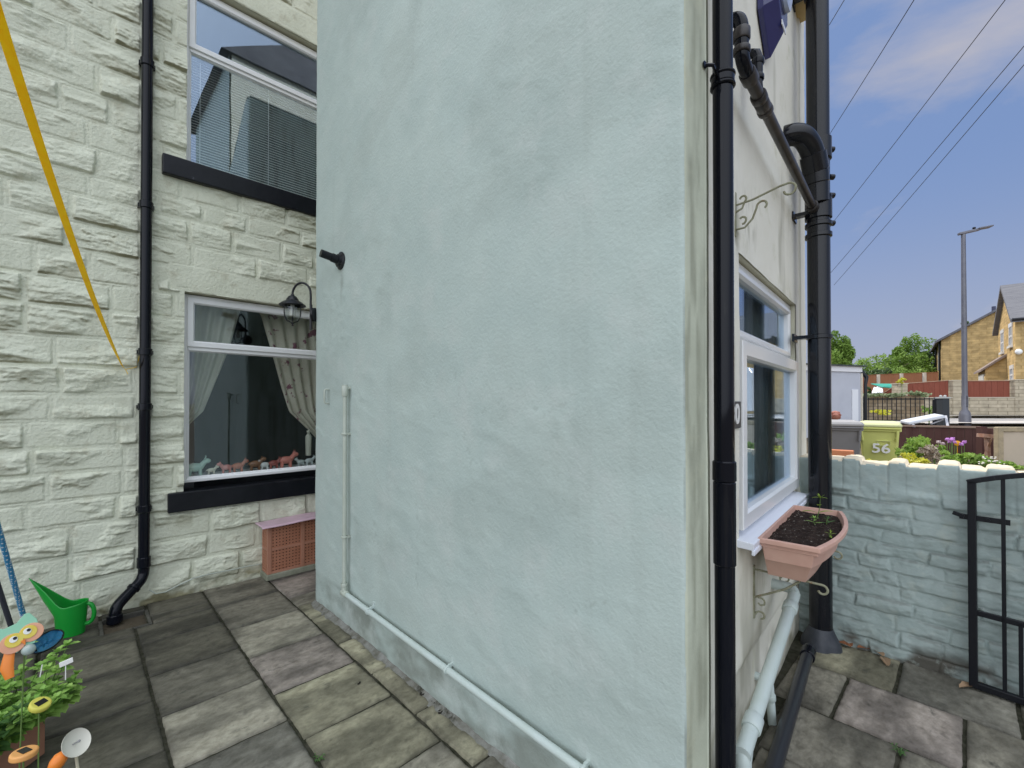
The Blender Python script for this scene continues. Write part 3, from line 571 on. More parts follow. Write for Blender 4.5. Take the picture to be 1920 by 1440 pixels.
P2[..., 0] = o3.x+d3.x*S2+n3.x*Hh; P2[..., 1] = o3.y+d3.y*S2+n3.y*Hh; P2[..., 2] = Z2
stn = np.clip((.30+.12*fbm(S2*3, Z2*3, 421)-Z2)/.12, 0, 1)*np.clip(.5+1.5*fbm(S2*6, Z2*8, 423, 4), 0, 1)*.8
stn = np.maximum(stn, np.clip(1.2-np.abs(S2-1.6)/.14, 0, 1)*np.clip(.2+1.6*fbm(S2*20, Z2*2.4, 425, 4), 0, 1)*.7)
ln_ = np.abs((Z2-2.80)+.06*(S2-2)-.0+.02*vn(S2*3, Z2, 427)); stn = np.maximum(stn, .0*ln_)
stn = np.maximum(stn, chip*.8); stn = np.maximum(stn, np.clip(1-np.abs(S2-3.60)/.012, 0, 1)*.7)
stn = np.maximum(stn, np.clip(fbm(S2*5, Z2*1.2, 429, 5)*1.3-.15, 0, .45)); stn = np.maximum(stn, np.exp(-((S2-2.28)/.12)**2-((Z2-2.42)/.1)**2)*np.clip(vn(S2*40, Z2*14, 431)*3, 0, 1)*.6)
mxs, mzs = np.meshgrid((a_[:-1]+a_[1:])/2, (z_[:-1]+z_[1:])/2)
grid_obj('front_wall', P2, PAINT_C, ext, mask=~((mxs > WC0) & (mxs < WC1) & (mzs > WZ0) & (mzs < WZ1)), color=stn[..., None])
b = MB(); b.fb(FC, WC0-.02, WC0, -.2, -.004, WZ0, WZ1); b.fb(FC, WC1, WC1+.02, -.2, -.004, WZ0, WZ1); b.fb(FC, WC0-.02, WC1+.02, -.2, -.004, WZ1, WZ1+.02); b.fb(FC, WC0, WC1, -.2, -.006, WZ0-.03, WZ0); b.build('window_reveal', REV, ext)
e0 = FC.p(3.79, .0, 0); b = MB(); b.box(e0.x-.12, e0.x, e0.y+.012, YS, 0, HT); b.box(e0.x-.12, e0.x, YS, 4.48, 0, HL); b.box(1.6, e0.x-.12, 3.50, 3.60, 0, HL-.05); b.box(2.6, 2.75, 3.612, 4.46, 0, HL); b.box(1.37, e0.x-.12, YS-.06, YS, 4.2, HT); b.build('end_wall', PAINT_C, ext)
b = MB(); b.hexa([(1.25, .42, HT), (3.95, .62, HT), (3.95, YS+.04, HT), (1.25, YS+.04, HT), (2.5, .5, HT+.75), (2.6, .6, HT+.75), (2.6, YS+.04, HT+.75), (2.5, YS+.04, HT+.75)]); b.prism([(1.37, YS+.003, 4.38), (1.37, 3.60, 4.93), (1.37, 3.60, 4.97), (1.37, YS+.003, 4.42)], (2.4, 0, 0)); b.box(2.62, 3.8, 3.601, 4.47, HL, HL+.07); b.build('roof', SLATE, ext)
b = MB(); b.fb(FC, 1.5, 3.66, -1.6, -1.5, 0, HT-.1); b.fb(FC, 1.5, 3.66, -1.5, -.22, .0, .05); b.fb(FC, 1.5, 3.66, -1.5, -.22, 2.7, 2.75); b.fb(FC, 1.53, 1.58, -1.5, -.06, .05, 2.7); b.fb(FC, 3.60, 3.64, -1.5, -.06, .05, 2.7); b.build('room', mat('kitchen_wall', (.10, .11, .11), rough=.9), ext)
# front window
f = MB(); f.fframe(FC, WC0+.004, WC1-.004, -.10, -.03, WZ0+.004, WZ1-.004, .055, .05, .05, .045); f.fb(FC, WC0+.05, WC1-.05, -.10, -.036, 1.81, 1.87)
win = f.build('window', UPVC, ext); win['label'] = 'white front window with a top light over an opening sash'
s = MB(); s.fframe(FC, WC0+.02, WC1+.012, -.04, .014, .992, 1.832, .075); s.build('sash', UPVC, win)
s = MB(); s.fframe(FC, WC0+.05, WC1-.045, -.07, -.02, 1.862, WZ1-.04, .035); s.build('top_light', UPVC, win)
g = MB(); g.fb(FC, WC0+.08, WC1-.05, -.03, -.024, 1.05, 1.77); g.build('pane', GLASS2, win)
g = MB(); g.fb(FC, WC0+.07, WC1-.07, -.06, -.054, 1.88, WZ1-.06); g.build('pane', GLASS2, win)
b = MB(); q = [FC.p(2.06, -.03, .93), FC.p(3.475, -.03, .93), FC.p(3.475, .062, .925), FC.p(2.06, .062, .925), FC.p(2.06, -.03, .966), FC.p(3.475, -.03, .966), FC.p(3.475, .066, .955), FC.p(2.06, .066, .955)]; b.hexa(q); b.fb(FC, 2.06, 3.475, .055, .067, .905, .926)
sl = b.build('window_sill', SILLW, ext, bevel=.003); sl['label'] = 'white plastic front window sill with dirt marks'
b = MB(); b.fb(FC, 2.3, 3.66, -.02, .07, 4.235, 4.30); q = b.build('window_sill', mat('ochre_timber', (.55, .42, .2), (.48, .36, .17), 8, .6), ext, bevel=.004); q['label'] = 'ochre painted upstairs window sill'
# curtains behind front window
def cur2(s0, s1, off, m, label, nf=7, z0=.98, z1=2.3):
    t = np.linspace(0, 1, 100); z = np.linspace(z0, z1, 30); T, Zg = np.meshgrid(t, z); S_ = s0+(s1-s0)*T; O_ = off+.02*np.sin(T*nf*6.28+.3*Zg)
    P = np.stack([o3.x+d3.x*S_+n3.x*O_, o3.y+d3.y*S_+n3.y*O_, Zg], -1); o = grid_obj('curtain', P, m); so = o.modifiers.new('s', 'SOLIDIFY'); so.thickness = .003; return tag(o, label, 'curtain')
cur2(2.75, 3.40, -.16, mat('grey_green_curtain', (.19, .22, .19), (.24, .27, .24), 8, .85, .1), 'grey green curtain hanging behind the front window')
# house number
np_ = thing('house_number', FC.p(1.99, .004, 1.50), 'dark number plate with white 30 beside the white front window', 'number plate')
b = MB(); b.fb(FC, 1.885, 2.083, .002, .012, 1.445, 1.56); b.build('plate', mat('dark_plate', (.04, .04, .042), rough=.4), np_, bevel=.003)
def text_obj(body, size, name, m, parent, P0, ux, uz, n, ext_=.002, bold=0):
    cu = bpy.data.curves.new('t', 'FONT'); cu.body = body; cu.size = size; cu.extrude = ext_; cu.offset = bold; cu.align_x = 'CENTER'; cu.align_y = 'CENTER'
    to = bpy.data.objects.new('t', cu); col.objects.link(to); bpy.context.view_layer.update()
    me = bpy.data.meshes.new_from_object(to.evaluated_get(bpy.context.evaluated_depsgraph_get())); bpy.data.objects.remove(to)
    ux = Vector(ux); uz = Vector(uz); n = Vector(n); O = ORG[parent.name]
    for v in me.vertices: v.co = Vector(P0)+ux*v.co.x+uz*v.co.y+n*v.co.z-O
    me.name = name; me.materials.clear(); me.materials.append(m); o = bpy.data.objects.new(name, me); col.objects.link(o); o.parent = parent; ORG[o.name] = O; return o
text_obj('30', .115, 'digits', mat('white_digits', (.75, .75, .72), rough=.4), np_, FC.p(1.985, .013, 1.502), FC.d*1.15, (0, 0, 1), FC.n, bold=.003)

# ---------------------------------------------------------------- pipes
def collar(b, p, q, r, n=20):          # thick ring along a pipe from p to q
    p = Vector(p); q = Vector(q); d = (q-p).normalized(); L_ = (q-p).length
    b.lathe([(r*.8, 0), (r*1.0, 0), (r*1.10, .004), (r*1.10, L_-.004), (r, L_), (r*.8, L_)], p, n, d)
# left long drainpipe on the stone wall
px0 = .385; yo = YA-.062; rr = .036
dp = thing('drainpipe', (px0, yo, .05), 'long black drainpipe on the stone wall, kicking out at its foot over the gully', 'drainpipe')
pts = [(px0, yo, 6.1), (px0, yo, .36), (px0, yo, .27), (px0-.008, yo-.008, .235), (px0-.03, yo-.03, .20), (px0-.115, yo-.10, .135), (px0-.155, yo-.135, .10), (px0-.17, yo-.15, .06), (px0-.172, yo-.152, -.015)]
b = MB(); b.tube([pts[0]]+cr(pts[1:], 4), rr, 28); b.build('pipe', BLACK, dp)
for z in [4.15, 3.05, 1.92, 1.50, .72]:
    b = MB(); collar(b, (px0, yo, z), (px0, yo, z+.055), rr*1.12); b.fb(FA, px0-.05, px0+.05, .0, .05, z+.012, z+.04); b.build('pipe_bracket', BLACK, dp)
b = MB(); collar(b, (px0, yo, .30), (px0, yo, .38), rr*1.1); b.build('pipe_joint', BLACK, dp)
b = MB(); collar(b, (px0-.055, yo-.05, .182), (px0-.07, yo-.063, .168), rr*1.08); b.build('pipe_joint', BLACK, dp)
b = MB(); collar(b, (px0-.172, yo-.152, -.01), (px0-.172, yo-.152, .05), rr*1.14); b.build('pipe_joint', BLACK, dp)
# corner drainpipe
r2 = .0325; cp = FC.p(1.59, .082, 0)
d2 = thing('drainpipe', (cp.x, cp.y, 0), 'glossy black drainpipe standing at the near corner of the rendered extension', 'drainpipe')
b = MB(); b.tube([(cp.x, cp.y, -.02), (cp.x, cp.y, 6.2)], r2, 40); b.build('pipe', BLACK, d2)
b = MB(); collar(b, (cp.x, cp.y, 1.285), (cp.x, cp.y, 1.355), r2*1.06, 36); b.build('pipe_joint', BLACK, d2)
b = MB(); collar(b, (cp.x, cp.y, 1.0), (cp.x, cp.y, 1.285), r2*1.012, 36); b.build('pipe_joint', BLACK, d2)
for z in (2.66,):
    b = MB(); collar(b, (cp.x, cp.y, z-.025), (cp.x, cp.y, z-.012), r2*1.13, 36); collar(b, (cp.x, cp.y, z+.012), (cp.x, cp.y, z+.025), r2*1.13, 36); collar(b, (cp.x, cp.y, z-.014), (cp.x, cp.y, z+.014), r2*1.05, 36)
    w1 = Vector((1.47, .604, z)); b.tube([Vector((cp.x-.03, cp.y+.005, z)), w1+Vector((.02, -.02, 0)), w1], .006, 8); b.lathe([(0, 0), (.012, 0), (.012, .004), (0, .006)], w1, 10, (0, -1, 0)); b.build('pipe_bracket', BLACK, d2)
# soil stack
ss = 3.44; so_ = .135; sp = FC.p(ss, so_, 0); r3 = .0635
SOIL = mat('black_soil_pipe', (.006, .007, .010), (.012, .013, .016), 3, .16, .35, c3=(.022, .024, .022), c3scale=6, c3pos=(.6, .8), stretch=(1, 1, .3))
d3t = thing('soil_pipe', (sp.x, sp.y, 0), 'thick black soil pipe running up the far end of the extension above the garden wall', 'soil pipe')
b = MB(); b.tube([(sp.x, sp.y, .02), (sp.x, sp.y, 6.6)], r3, 36); b.build('pipe', SOIL, d3t)
for z, h in ((3.12, .14), (2.86, .03), (2.74, .14), (2.69, .03), (2.62, .03)): b = MB(); collar(b, (sp.x, sp.y, z), (sp.x, sp.y, z+h), r3*1.07); b.build('pipe_joint', SOIL, d3t)
for z in (3.2, 3.02, 2.9, 2.72): b = MB(); b.lathe([(0, 0), (.018, 0), (.018, .03), (0, .034)], (sp.x+r3*.8, sp.y-.05, z), 10, (1, -.8, 0)); b.build('access_bolt', SOIL, d3t)
for z in (1.965, 2.765, 4.2):
    b = MB(); collar(b, (sp.x, sp.y, z), (sp.x, sp.y, z+.03), r3*1.04); b.fb(FC, ss-.07, ss-.02, .0, so_, z+.004, z+.026); b.fb(FC, ss-.09, ss+.03, -.002, .012, z-.01, z+.04); b.build('pipe_bracket', SOIL, d3t)
b = MB(); P_ = lambda s_, o_, z_: FC.p(s_, o_, z_)
b.tube(cr([P_(3.17, -.03, 3.215), P_(3.18, .04, 3.215), P_(3.22, .085, 3.20), P_(3.29, .115, 3.15), P_(3.345, .13, 3.07), P_(3.375, .135, 2.97), P_(3.40, .135, 2.84)], 6), .064, 32); b.build('branch_bend', SOIL, d3t)
b = MB(); collar(b, P_(3.315, .122, 3.12), P_(3.36, .133, 3.02), .066); b.build('branch_socket', SOIL, d3t)
b = MB(); collar(b, P_(3.36, .133, 3.02), P_(3.376, .135, 2.95), .063); b.build('branch_socket', SOIL, d3t)
b = MB()
b.add(*(lambda Vv: (Vv, [(i*24+k, i*24+(k+1) % 24, (i+1)*24+(k+1) % 24, (i+1)*24+k) for i in range(4) for k in range(24)]))([(sp.x+rx*math.cos(a)*(1+.25*k_*abs(math.cos(2*a))), sp.y+rx*math.sin(a)*(1+.25*k_*abs(math.cos(2*a))), z) for (rx, z, k_) in ((r3*1.02, .12, 0), (r3*1.10, .10, .1), (r3*1.32, .06, .35), (r3*1.5, .02, .6), (r3*1.55, -.01, .7)) for a in [2*math.pi*q/24 for q in range(24)]]), True); b.build('base_boot', mat('worn_black_boot', (.03, .035, .045), (.06, .065, .075), 8, .5, .4), d3t)
# waste pipes
wp = thing('waste_pipe', FC.p(2.4, 0, 2.8), 'weathered black waste pipe slanting across the front wall down to the soil pipe', 'waste pipe')
wr = .0255
b = MB(); b.tube(cr([P_(1.84, 0, 3.055), P_(1.84, .045, 3.055), P_(1.84, .068, 3.045), P_(1.84, .078, 3.02), P_(1.84, .08, 2.99), P_(1.84, .08, 2.945), P_(1.842, .08, 2.91), P_(1.855, .081, 2.885), P_(1.89, .083, 2.868), P_(1.95, .085, 2.862)], 5), wr, 28); b.build('elbow', BLACK, wp)
b = MB(); b.tube([P_(1.93, .085, 2.864), P_(ss-.06, .115, 2.80)], wr*.92, 24); b.build('pipe', DULL, wp)
b = MB(); collar(b, P_(1.84, .08, 2.955), P_(1.84, .08, 3.0), wr*1.12); b.build('pipe_joint', DULL, wp)
b = MB(); collar(b, P_(1.84, .08, 2.905), P_(1.84, .08, 2.93), wr*1.12); b.build('pipe_joint', DULL, wp)
b = MB(); collar(b, P_(1.90, .084, 2.866), P_(1.96, .086, 2.862), wr*1.12); b.build('pipe_joint', DULL, wp)
b = MB(); collar(b, P_(2.06, .088, 2.858), P_(2.10, .088, 2.856), wr*1.15); b.build('pipe_joint', DULL, wp)
b = MB(); collar(b, P_(2.10, .088, 2.856), P_(2.17, .089, 2.853), wr*1.07); b.build('pipe_joint', DULL, wp)
b = MB(); collar(b, P_(2.17, .089, 2.853), P_(2.20, .089, 2.852), wr*1.15); b.build('pipe_joint', DULL, wp)
b = MB(); collar(b, P_(ss-.12, .113, 2.803), P_(ss-.05, .116, 2.80), wr*1.25); b.build('pipe_joint', DULL, wp)
w2 = thing('waste_pipe', FC.p(2.17, 0, 3.1), 'short black elbow pipe dropping into the slanting waste pipe', 'waste pipe')
b = MB(); b.tube([P_(2.16, 0, 3.115), P_(2.16, .04, 3.115), P_(2.16, .06, 3.105), P_(2.16, .066, 3.08), P_(2.155, .067, 3.02), P_(2.15, .07, 2.97), P_(2.145, .078, 2.87)], [.021]*5+[.017, .017], 20); b.build('pipe', BLACK, w2)
b = MB(); collar(b, P_(2.16, .066, 3.05), P_(2.16, .066, 3.08), .024); b.build('pipe_joint', BLACK, w2)
b = MB(); collar(b, P_(2.154, .068, 3.0), P_(2.15, .07, 2.975), .022); b.build('pipe_joint', BLACK, w2)
# pale pipe low on front wall
w3 = thing('waste_pipe', FC.p(2.2, 0, .1), 'thick pale painted pipe sloping along the foot of the front wall below the planter', 'waste pipe')
pr = .027
b = MB(); b.tube(cr([P_(2.72, 0, .575), P_(2.72, .07, .575), P_(2.71, .098, .57), P_(2.68, .108, .56), P_(2.6, .11, .535), P_(1.76, .11, .33), P_(1.72, .11, .312), P_(1.70, .11, .28), P_(1.698, .11, .2), P_(1.698, .11, -.01)], 4), pr, 28); b.build('pipe', PIPEB, w3)
b = MB(); collar(b, P_(2.60, .11, .535), P_(2.545, .11, .5215), pr*1.13); b.build('pipe_joint', PIPEB, w3)
b = MB(); collar(b, P_(1.86, .11, .355), P_(1.80, .11, .34), pr*1.14); b.build('pipe_joint', PIPEB, w3)
b = MB(); collar(b, P_(1.698, .11, .20), P_(1.698, .11, .26), pr*1.14); b.build('pipe_joint', PIPEB, w3)
w4 = thing('overflow_pipe', FC.p(2.43, .05, 0), 'short pale pipe stub dropping to the ground beneath the sloping pipe', 'pipe')
b = MB(); b.tube([P_(2.40, -.01, .22), P_(2.40, .035, .22), P_(2.405, .05, .20), P_(2.44, .055, -.01)], .019, 16); b.build('pipe', PIPEB, w4)
b = MB(); collar(b, P_(2.418, .052, .12), P_(2.412, .051, .15), .022); b.build('pipe_joint', PIPEB, w4)
w5 = thing('ground_pipe', (2.7, .66, .03), 'dark plastic pipe lying along the paving at the foot of the front wall', 'pipe')
b = MB(); b.tube([(3.24, .70, .05), (3.17, .695, .048), (2.13, .585, .045), (1.9, .56, .045)], .031, 20); b.build('pipe', mat('dark_grey_pipe', (.025, .027, .033), rough=.3), w5)
b = MB(); collar(b, (3.2, .698, .05), (3.12, .689, .047), .036); b.build('pipe_joint', BLACK, w5)
# small painted pipe on side wall
w6 = thing('waste_pipe', (1.33, 2.97, .28), 'narrow painted waste pipe down the blank side wall and along its foot', 'waste pipe')
xr = XB-.033; q1 = .0165
FBp = lambda s_, o_, z_: FB.p(s_, o_, z_)
b = MB(); b.tube([FBp(2.975, .0, 1.655), FBp(2.975, .03, 1.655)], .0125, 16); b.tube([FBp(2.975, .035, 1.668), FBp(2.975, .035, .30)], .0135, 18); b.build('upright_pipe', PIPEP, w6)
b = MB(); b.tube([FBp(2.99, .035, .268), FBp(2.9, .035, .266), FBp(.70, .035, .225)], q1, 18); b.build('ground_run_pipe', PIPEB, w6)
b = MB(); collar(b, FBp(2.975, .035, 1.60), FBp(2.975, .035, 1.672), q1*1.15); b.lathe([(q1*1.1, 0), (q1*1.15, .01), (0, .012)], FBp(2.975, .035, 1.668), 16); collar(b, FBp(2.975, .035, .31), FBp(2.975, .035, .335), q1*1.2); collar(b, FBp(3.0, .035, .268), FBp(2.93, .035, .267), q1*1.18)
b.tube([FBp(2.975, .035, .33), FBp(2.975, .035, .27)], q1*1.1, 16); b.build('pipe_joint', PIPEP, w6)
for z in (1.346, .648):
    b = MB(); collar(b, FBp(2.975, .035, z-.007), FBp(2.975, .035, z+.007), q1*1.25); b.fb(FB, 2.955, 2.965, .0, .035, z-.007, z+.007); b.build('pipe_clip', PIPEP, w6)
for s_ in (2.62, 1.80, .98):
    z = .225+(s_-.7)*.0188; b = MB(); collar(b, FBp(s_-.007, .035, z), FBp(s_+.007, .035, z), q1*1.25); b.fb(FB, s_-.006, s_+.006, .0, .03, z+.012, z+.024); b.fb(FB, s_-.009, s_+.009, .0, .006, z+.005, z+.05); b.build('pipe_clip', PIPEB, w6)
# wall staple handle
h_ = MB(); h_.tube([FBp(3.325, 0, 1.655), FBp(3.325, .028, 1.655), FBp(3.325, .035, 1.645), FBp(3.325, .035, 1.565), FBp(3.325, .028, 1.553), FBp(3.325, 0, 1.553)], .0065, 10)
tag(h_.build('wall_staple', PIPEP), 'small painted metal staple loop fixed on the side wall beside the waste pipe', 'staple')
# black wall socket
sk = thing('wall_socket_tube', FBp(3.12, 0, 2.57), 'stubby black tube bracket projecting from the side wall above the lantern', 'bracket')
b = MB(); c_ = FBp(3.12, 0, 2.565); b.lathe([(0, 0), (.062, 0), (.064, .008), (.05, .016), (.044, .018), (.042, .03), (.03, .034), (0, .034)], c_, 24, (-1, 0, 0)); b.build('flange', IRON, sk)
dir_ = Vector((-.98, .02, .16)).normalized()
b = MB(); b.tube([c_+Vector((-.02, 0, 0)), c_+dir_*.07], .031, 20); b.tube([c_+dir_*.065, c_+dir_*.145], .027, 20, cap=False); b.tube([c_+dir_*.145, c_+dir_*.075], .023, 20); b.build('tube', IRON, sk)
for a_2 in (40, 140, 220, 320): b = MB(); b.ball(c_+Vector((-.016, math.cos(R(a_2))*.05, math.sin(R(a_2))*.05)), .006, 6); b.build('screw', DULL, sk)
# lantern
lx, ly = 1.228, 3.745; lz = 2.33
la = thing('wall_lantern', (1.345, 3.612, 2.245), 'black swan neck wall lantern with a caged clear glass by the lower window', 'lamp')
lp0 = Vector((1.352, 3.600, 0)); ldir = (Vector((lx, ly, 0))-lp0).normalized(); lof = (Vector((lx, ly, 0))-lp0).length
Lp = lambda o, z: lp0+ldir*o+Vector((0, 0, z))
b = MB(); b.lathe([(0, 0), (.045, 0), (.054, .006), (.054, .022), (.03, .034), (0, .036)], Lp(-.006, 2.25), 22, ldir); b.build('back_plate', IRON, la)
b = MB(); b.beam(Lp(.037, 2.33), Lp(.037, 2.13), .018, .014, ldir); b.build('back_bar', IRON, la)
b = MB(); ra = (lof-.04)/2
b.tube([Lp(.04, 2.28), Lp(.04, 2.40)]+[Lp(.04+ra-ra*math.cos(R(a)), 2.415+.09*math.sin(R(a))) for a in range(15, 181, 15)]+[Lp(lof, 2.39)], .0085, 12); b.build('swan_neck', IRON, la)
b = MB(); b.lathe([(0, .085), (.012, .085), (.016, .075), (.03, .068), (.042, .05), (.048, .035), (.058, .03), (.075, .02), (.098, 0), (.098, -.005), (.075, .0), (.05, .01), (0, .012)], (lx, ly, lz), 30); b.build('lamp_shade', IRON, la)
b = MB(); b.lathe([(.052, 0), (.055, -.02), (.055, -.07), (.045, -.105), (.025, -.125), (0, -.13)], (lx, ly, lz+.005), 26); b.build('glass_jar', glassmat('lantern_glass', 1.5, (.85, .87, .85)), la)
b = MB(); b.lathe([(0, 0), (.014, 0), (.014, -.03), (.02, -.04), (.026, -.06), (.02, -.085), (0, -.092)], (lx, ly, lz), 16); b.build('bulb', mat('bulb_glass', (.8, .8, .78), rough=.2), la)
b = MB()
for k in range(6):
    a = R(60*k+15); rad = [(.066, .0), (.068, -.06), (.064, -.09), (.045, -.125), (.0, -.142)]; b.tube([(lx+r_*math.cos(a), ly+r_*math.sin(a), lz+h_2) for r_, h_2 in rad], .003, 6)
b.tube([(lx+.0665*math.cos(R(a)), ly+.0665*math.sin(R(a)), lz-.002) for a in range(0, 360, 20)], .0035, 6, closed=True); b.lathe([(0, 0), (.012, -.003), (.012, -.012), (.005, -.018), (.007, -.03), (0, -.034)], (lx, ly, lz-.135), 12); b.build('wire_cage', IRON, la)
# alarm box
al = thing('alarm_box', FC.p(2.6, 0, 3.4), 'dark blue six sided alarm box with a pale lens high on the front wall', 'alarm box')
def hexp(s0, zc, w_, h_3, off): return [FC.p(s0+dx*w_, off, zc+dz*h_3) for dx, dz in ((-.5, -.45), (0, -1), (.5, -.45), (.5, .45), (0, 1), (-.5, .45))]
bk = hexp(2.60, 3.66, .32, .30, .004); fr = hexp(2.60, 3.66, .22, .20, .09); md = hexp(2.60, 3.66, .32, .30, .03)
b = MB(); b.add(bk+md+fr, [tuple(range(5, -1, -1)), tuple(range(12, 18))]+[(i, (i+1) % 6, (i+1) % 6+6, i+6) for i in range(6)]+[(i+6, (i+1) % 6+6, (i+1) % 6+12, i+12) for i in range(6)]); b.build('housing', mat('navy_plastic', (.03, .032, .12), rough=.2, spec=.5), al, bevel=.004)
b = MB(); b.lathe([(0, 0), (.085, 0), (.09, .01), (.085, .026), (.05, .036), (0, .04)], FC.p(2.60, .088, 3.66), 28, FC.n); o_ = b.build('lens', mat('pale_lens', (.55, .62, .75), (.35, .45, .68), 9, .2), al)
b = MB(); b.fb(FC, 2.555, 2.645, .0895, .093, 3.475, 3.50); b.build('badge', UPVC, al)
# hanging basket bracket, wrought scroll
def on_s(px_, py, s_):
    d = ray(px_, py); e = Vector((0, 0, EYE)); q0 = FC.p(s_, 0, 0); t = (q0-e).dot(FC.d)/d.dot(FC.d); q = e+d*t; return (q-FC.o).dot(FC.n), q.z
RUST = mat('flaking_cream_iron', (.30, .31, .22), (.20, .19, .12), 30, .7, .3, bump=.5, bscale=120, bdist=.002, c3=(.22, .07, .02), c3scale=18, c3pos=(.62, .7))
def scroll(c, r, a0, a1, s_, shrink=.5, n=14):
    return [P_(s_, c[0]+r*(1-(1-shrink)*k/n)*math.cos(R(a0+(a1-a0)*k/n)), c[1]+r*(1-(1-shrink)*k/n)*math.sin(R(a0+(a1-a0)*k/n))) for k in range(n+1)]
sB = 2.04
hb = thing('hanging_bracket', P_(sB, 0, 2.30), 'flaking wrought iron scroll bracket fixed above the front window', 'bracket')
b = MB(); b.fb(FC, sB-.008, sB+.008, .0, .006, 2.27, 2.46)
b.tube([P_(sB, .005, 2.405), P_(sB, .07, 2.41), P_(sB, .17, 2.435), P_(sB, .20, 2.438)]+scroll((.203, 2.412), .026, 90, -170, sB, .7), .0045, 8)
b.tube([P_(sB, .005, 2.30), P_(sB, .04, 2.30), P_(sB, .07, 2.33), P_(sB, .085, 2.37)]+scroll((.108, 2.375), .022, 180, -60, sB, .6), .0045, 8)
b.tube([P_(sB, .005, 2.375), P_(sB, .03, 2.385)]+scroll((.032, 2.425), .016, -60, 170, sB, .6), .0045, 8); b.tube(scroll((.030, 2.335), .018, -90, 140, sB, .6), .0045, 8)
b.build('scrollwork', RUST, hb)
# trough planter
TERRA = mat('terracotta_plastic', (.56, .33, .26), (.62, .39, .31), 7, .55, .3, bump=.15, bscale=80, bdist=.002, c3=(.62, .45, .40), c3scale=10, c3pos=(.6, .8))
SOIL_ = mat('potting_soil', (.018, .012, .010), (.05, .035, .028), 30, .95, .1, bump=1., bscale=90, bdist=.01, c3=(.42, .39, .34), c3scale=85, c3pos=(.63, .65))
tr = thing('trough_planter', P_(2.6, .15, .77), 'pink terracotta bow fronted trough planter of dark soil hung below the front window', 'planter')
def bow(s0, s1, o0, o1, bul, z, n=14):
    r_ = [(s1, o0), (s0, o0), (s0, o1)]
    for k in range(1, n): t = k/n; r_.append((s0+(s1-s0)*t, o1+bul*(1-(2*t-1)**2)))
    r_.append((s1, o1)); return [P_(a, o, z) for a, o in r_]
def loft(b, rings, caps=(False, False), smooth=False):
    n = len(rings[0]); V_ = [q for r_ in rings for q in r_]; F_ = [(i*n+k, i*n+(k+1) % n, (i+1)*n+(k+1) % n, (i+1)*n+k) for i in range(len(rings)-1) for k in range(n)]
    if caps[0]: F_.append(tuple(range(n))[::-1])
    if caps[1]: F_.append(tuple((len(rings)-1)*n+k for k in range(n)))
    b.add(V_, F_, smooth)
S0, S1 = 2.16, 3.02
b = MB(); loft(b, [bow(S0+.13, S1-.12, .07, .215, .02, .765), bow(S0+.035, S1-.03, .065, .265, .045, .915), bow(S0+.02, S1-.015, .06, .275, .05, .918), bow(S0+.02, S1-.015, .06, .275, .05, .935), bow(S0, S1, .055, .285, .055, .938), bow(S0, S1, .055, .285, .055, .958), bow(S0+.016, S1-.016, .068, .268, .055, .960), bow(S0+.04, S1-.04, .075, .25, .05, .86)], (True, False)); b.build('trough', TERRA, tr, bevel=.0025)
n_ = 60; t_, r_ = np.meshgrid(np.linspace(0, 1, n_*2), np.linspace(0, 1, n_)); Sx = S0+.03+(S1-S0-.06)*t_; Ox = .07+(.193+.052*(1-(2*t_-1)**2))*r_; Zx = .932+.008*fbm(Sx*25, Ox*25, 5, 4)+.006*fbm(Sx*70, Ox*70, 6, 2)
o_ = grid_obj('soil', np.stack([o3.x+d3.x*Sx+n3.x*Ox, o3.y+d3.y*Sx+n3.y*Ox, Zx], -1), SOIL_, tr)
# leaves
LEAF = mat('mint_leaf', (.22, .43, .08), (.40, .60, .15), 14, .5, .35, transl=.3, bump=.3, bscale=60, bdist=.002)
LEAF2 = mat('dark_leaf', (.05, .13, .035), (.11, .22, .06), 14, .5, .35, transl=.25)
LEAFY = mat('lime_leaf', (.24, .36, .04), (.34, .44, .07), 10, .55, .3, transl=.3)
STEM = mat('green_stem', (.12, .20, .05), rough=.6)
def leaf(b, base, dirv, L_, w_, droop=.3, fold=.15, ser=.0, n=7):
    d = Vector(dirv).normalized(); sd = d.cross(Vector((0, 0, 1)))
    if sd.length < .05: sd = Vector((1, 0, 0))
    sd.normalize(); up = sd.cross(d).normalized(); V_ = []; base = Vector(base)
    for i in range(n+1):
        t = i/n; wd = w_*.5*math.sin(math.pi*min(1, t*.93+.05))**.8*(1-.25*t)*(1+ser*(1 if i % 2 else -1)); c = base+d*L_*t-Vector((0, 0, 1))*droop*L_*t*t
        V_ += [c-sd*wd+up*fold*wd, c, c+sd*wd+up*fold*wd]
    V_[-3] = V_[-1] = V_[-2]
    b.add(V_, [(i*3+k, i*3+k+1, (i+1)*3+k+1, (i+1)*3+k) for i in range(n) for k in (0, 1)], True)
def rd(z=0.): a = random.uniform(0, 6.283); return Vector((math.cos(a), math.sin(a), z))
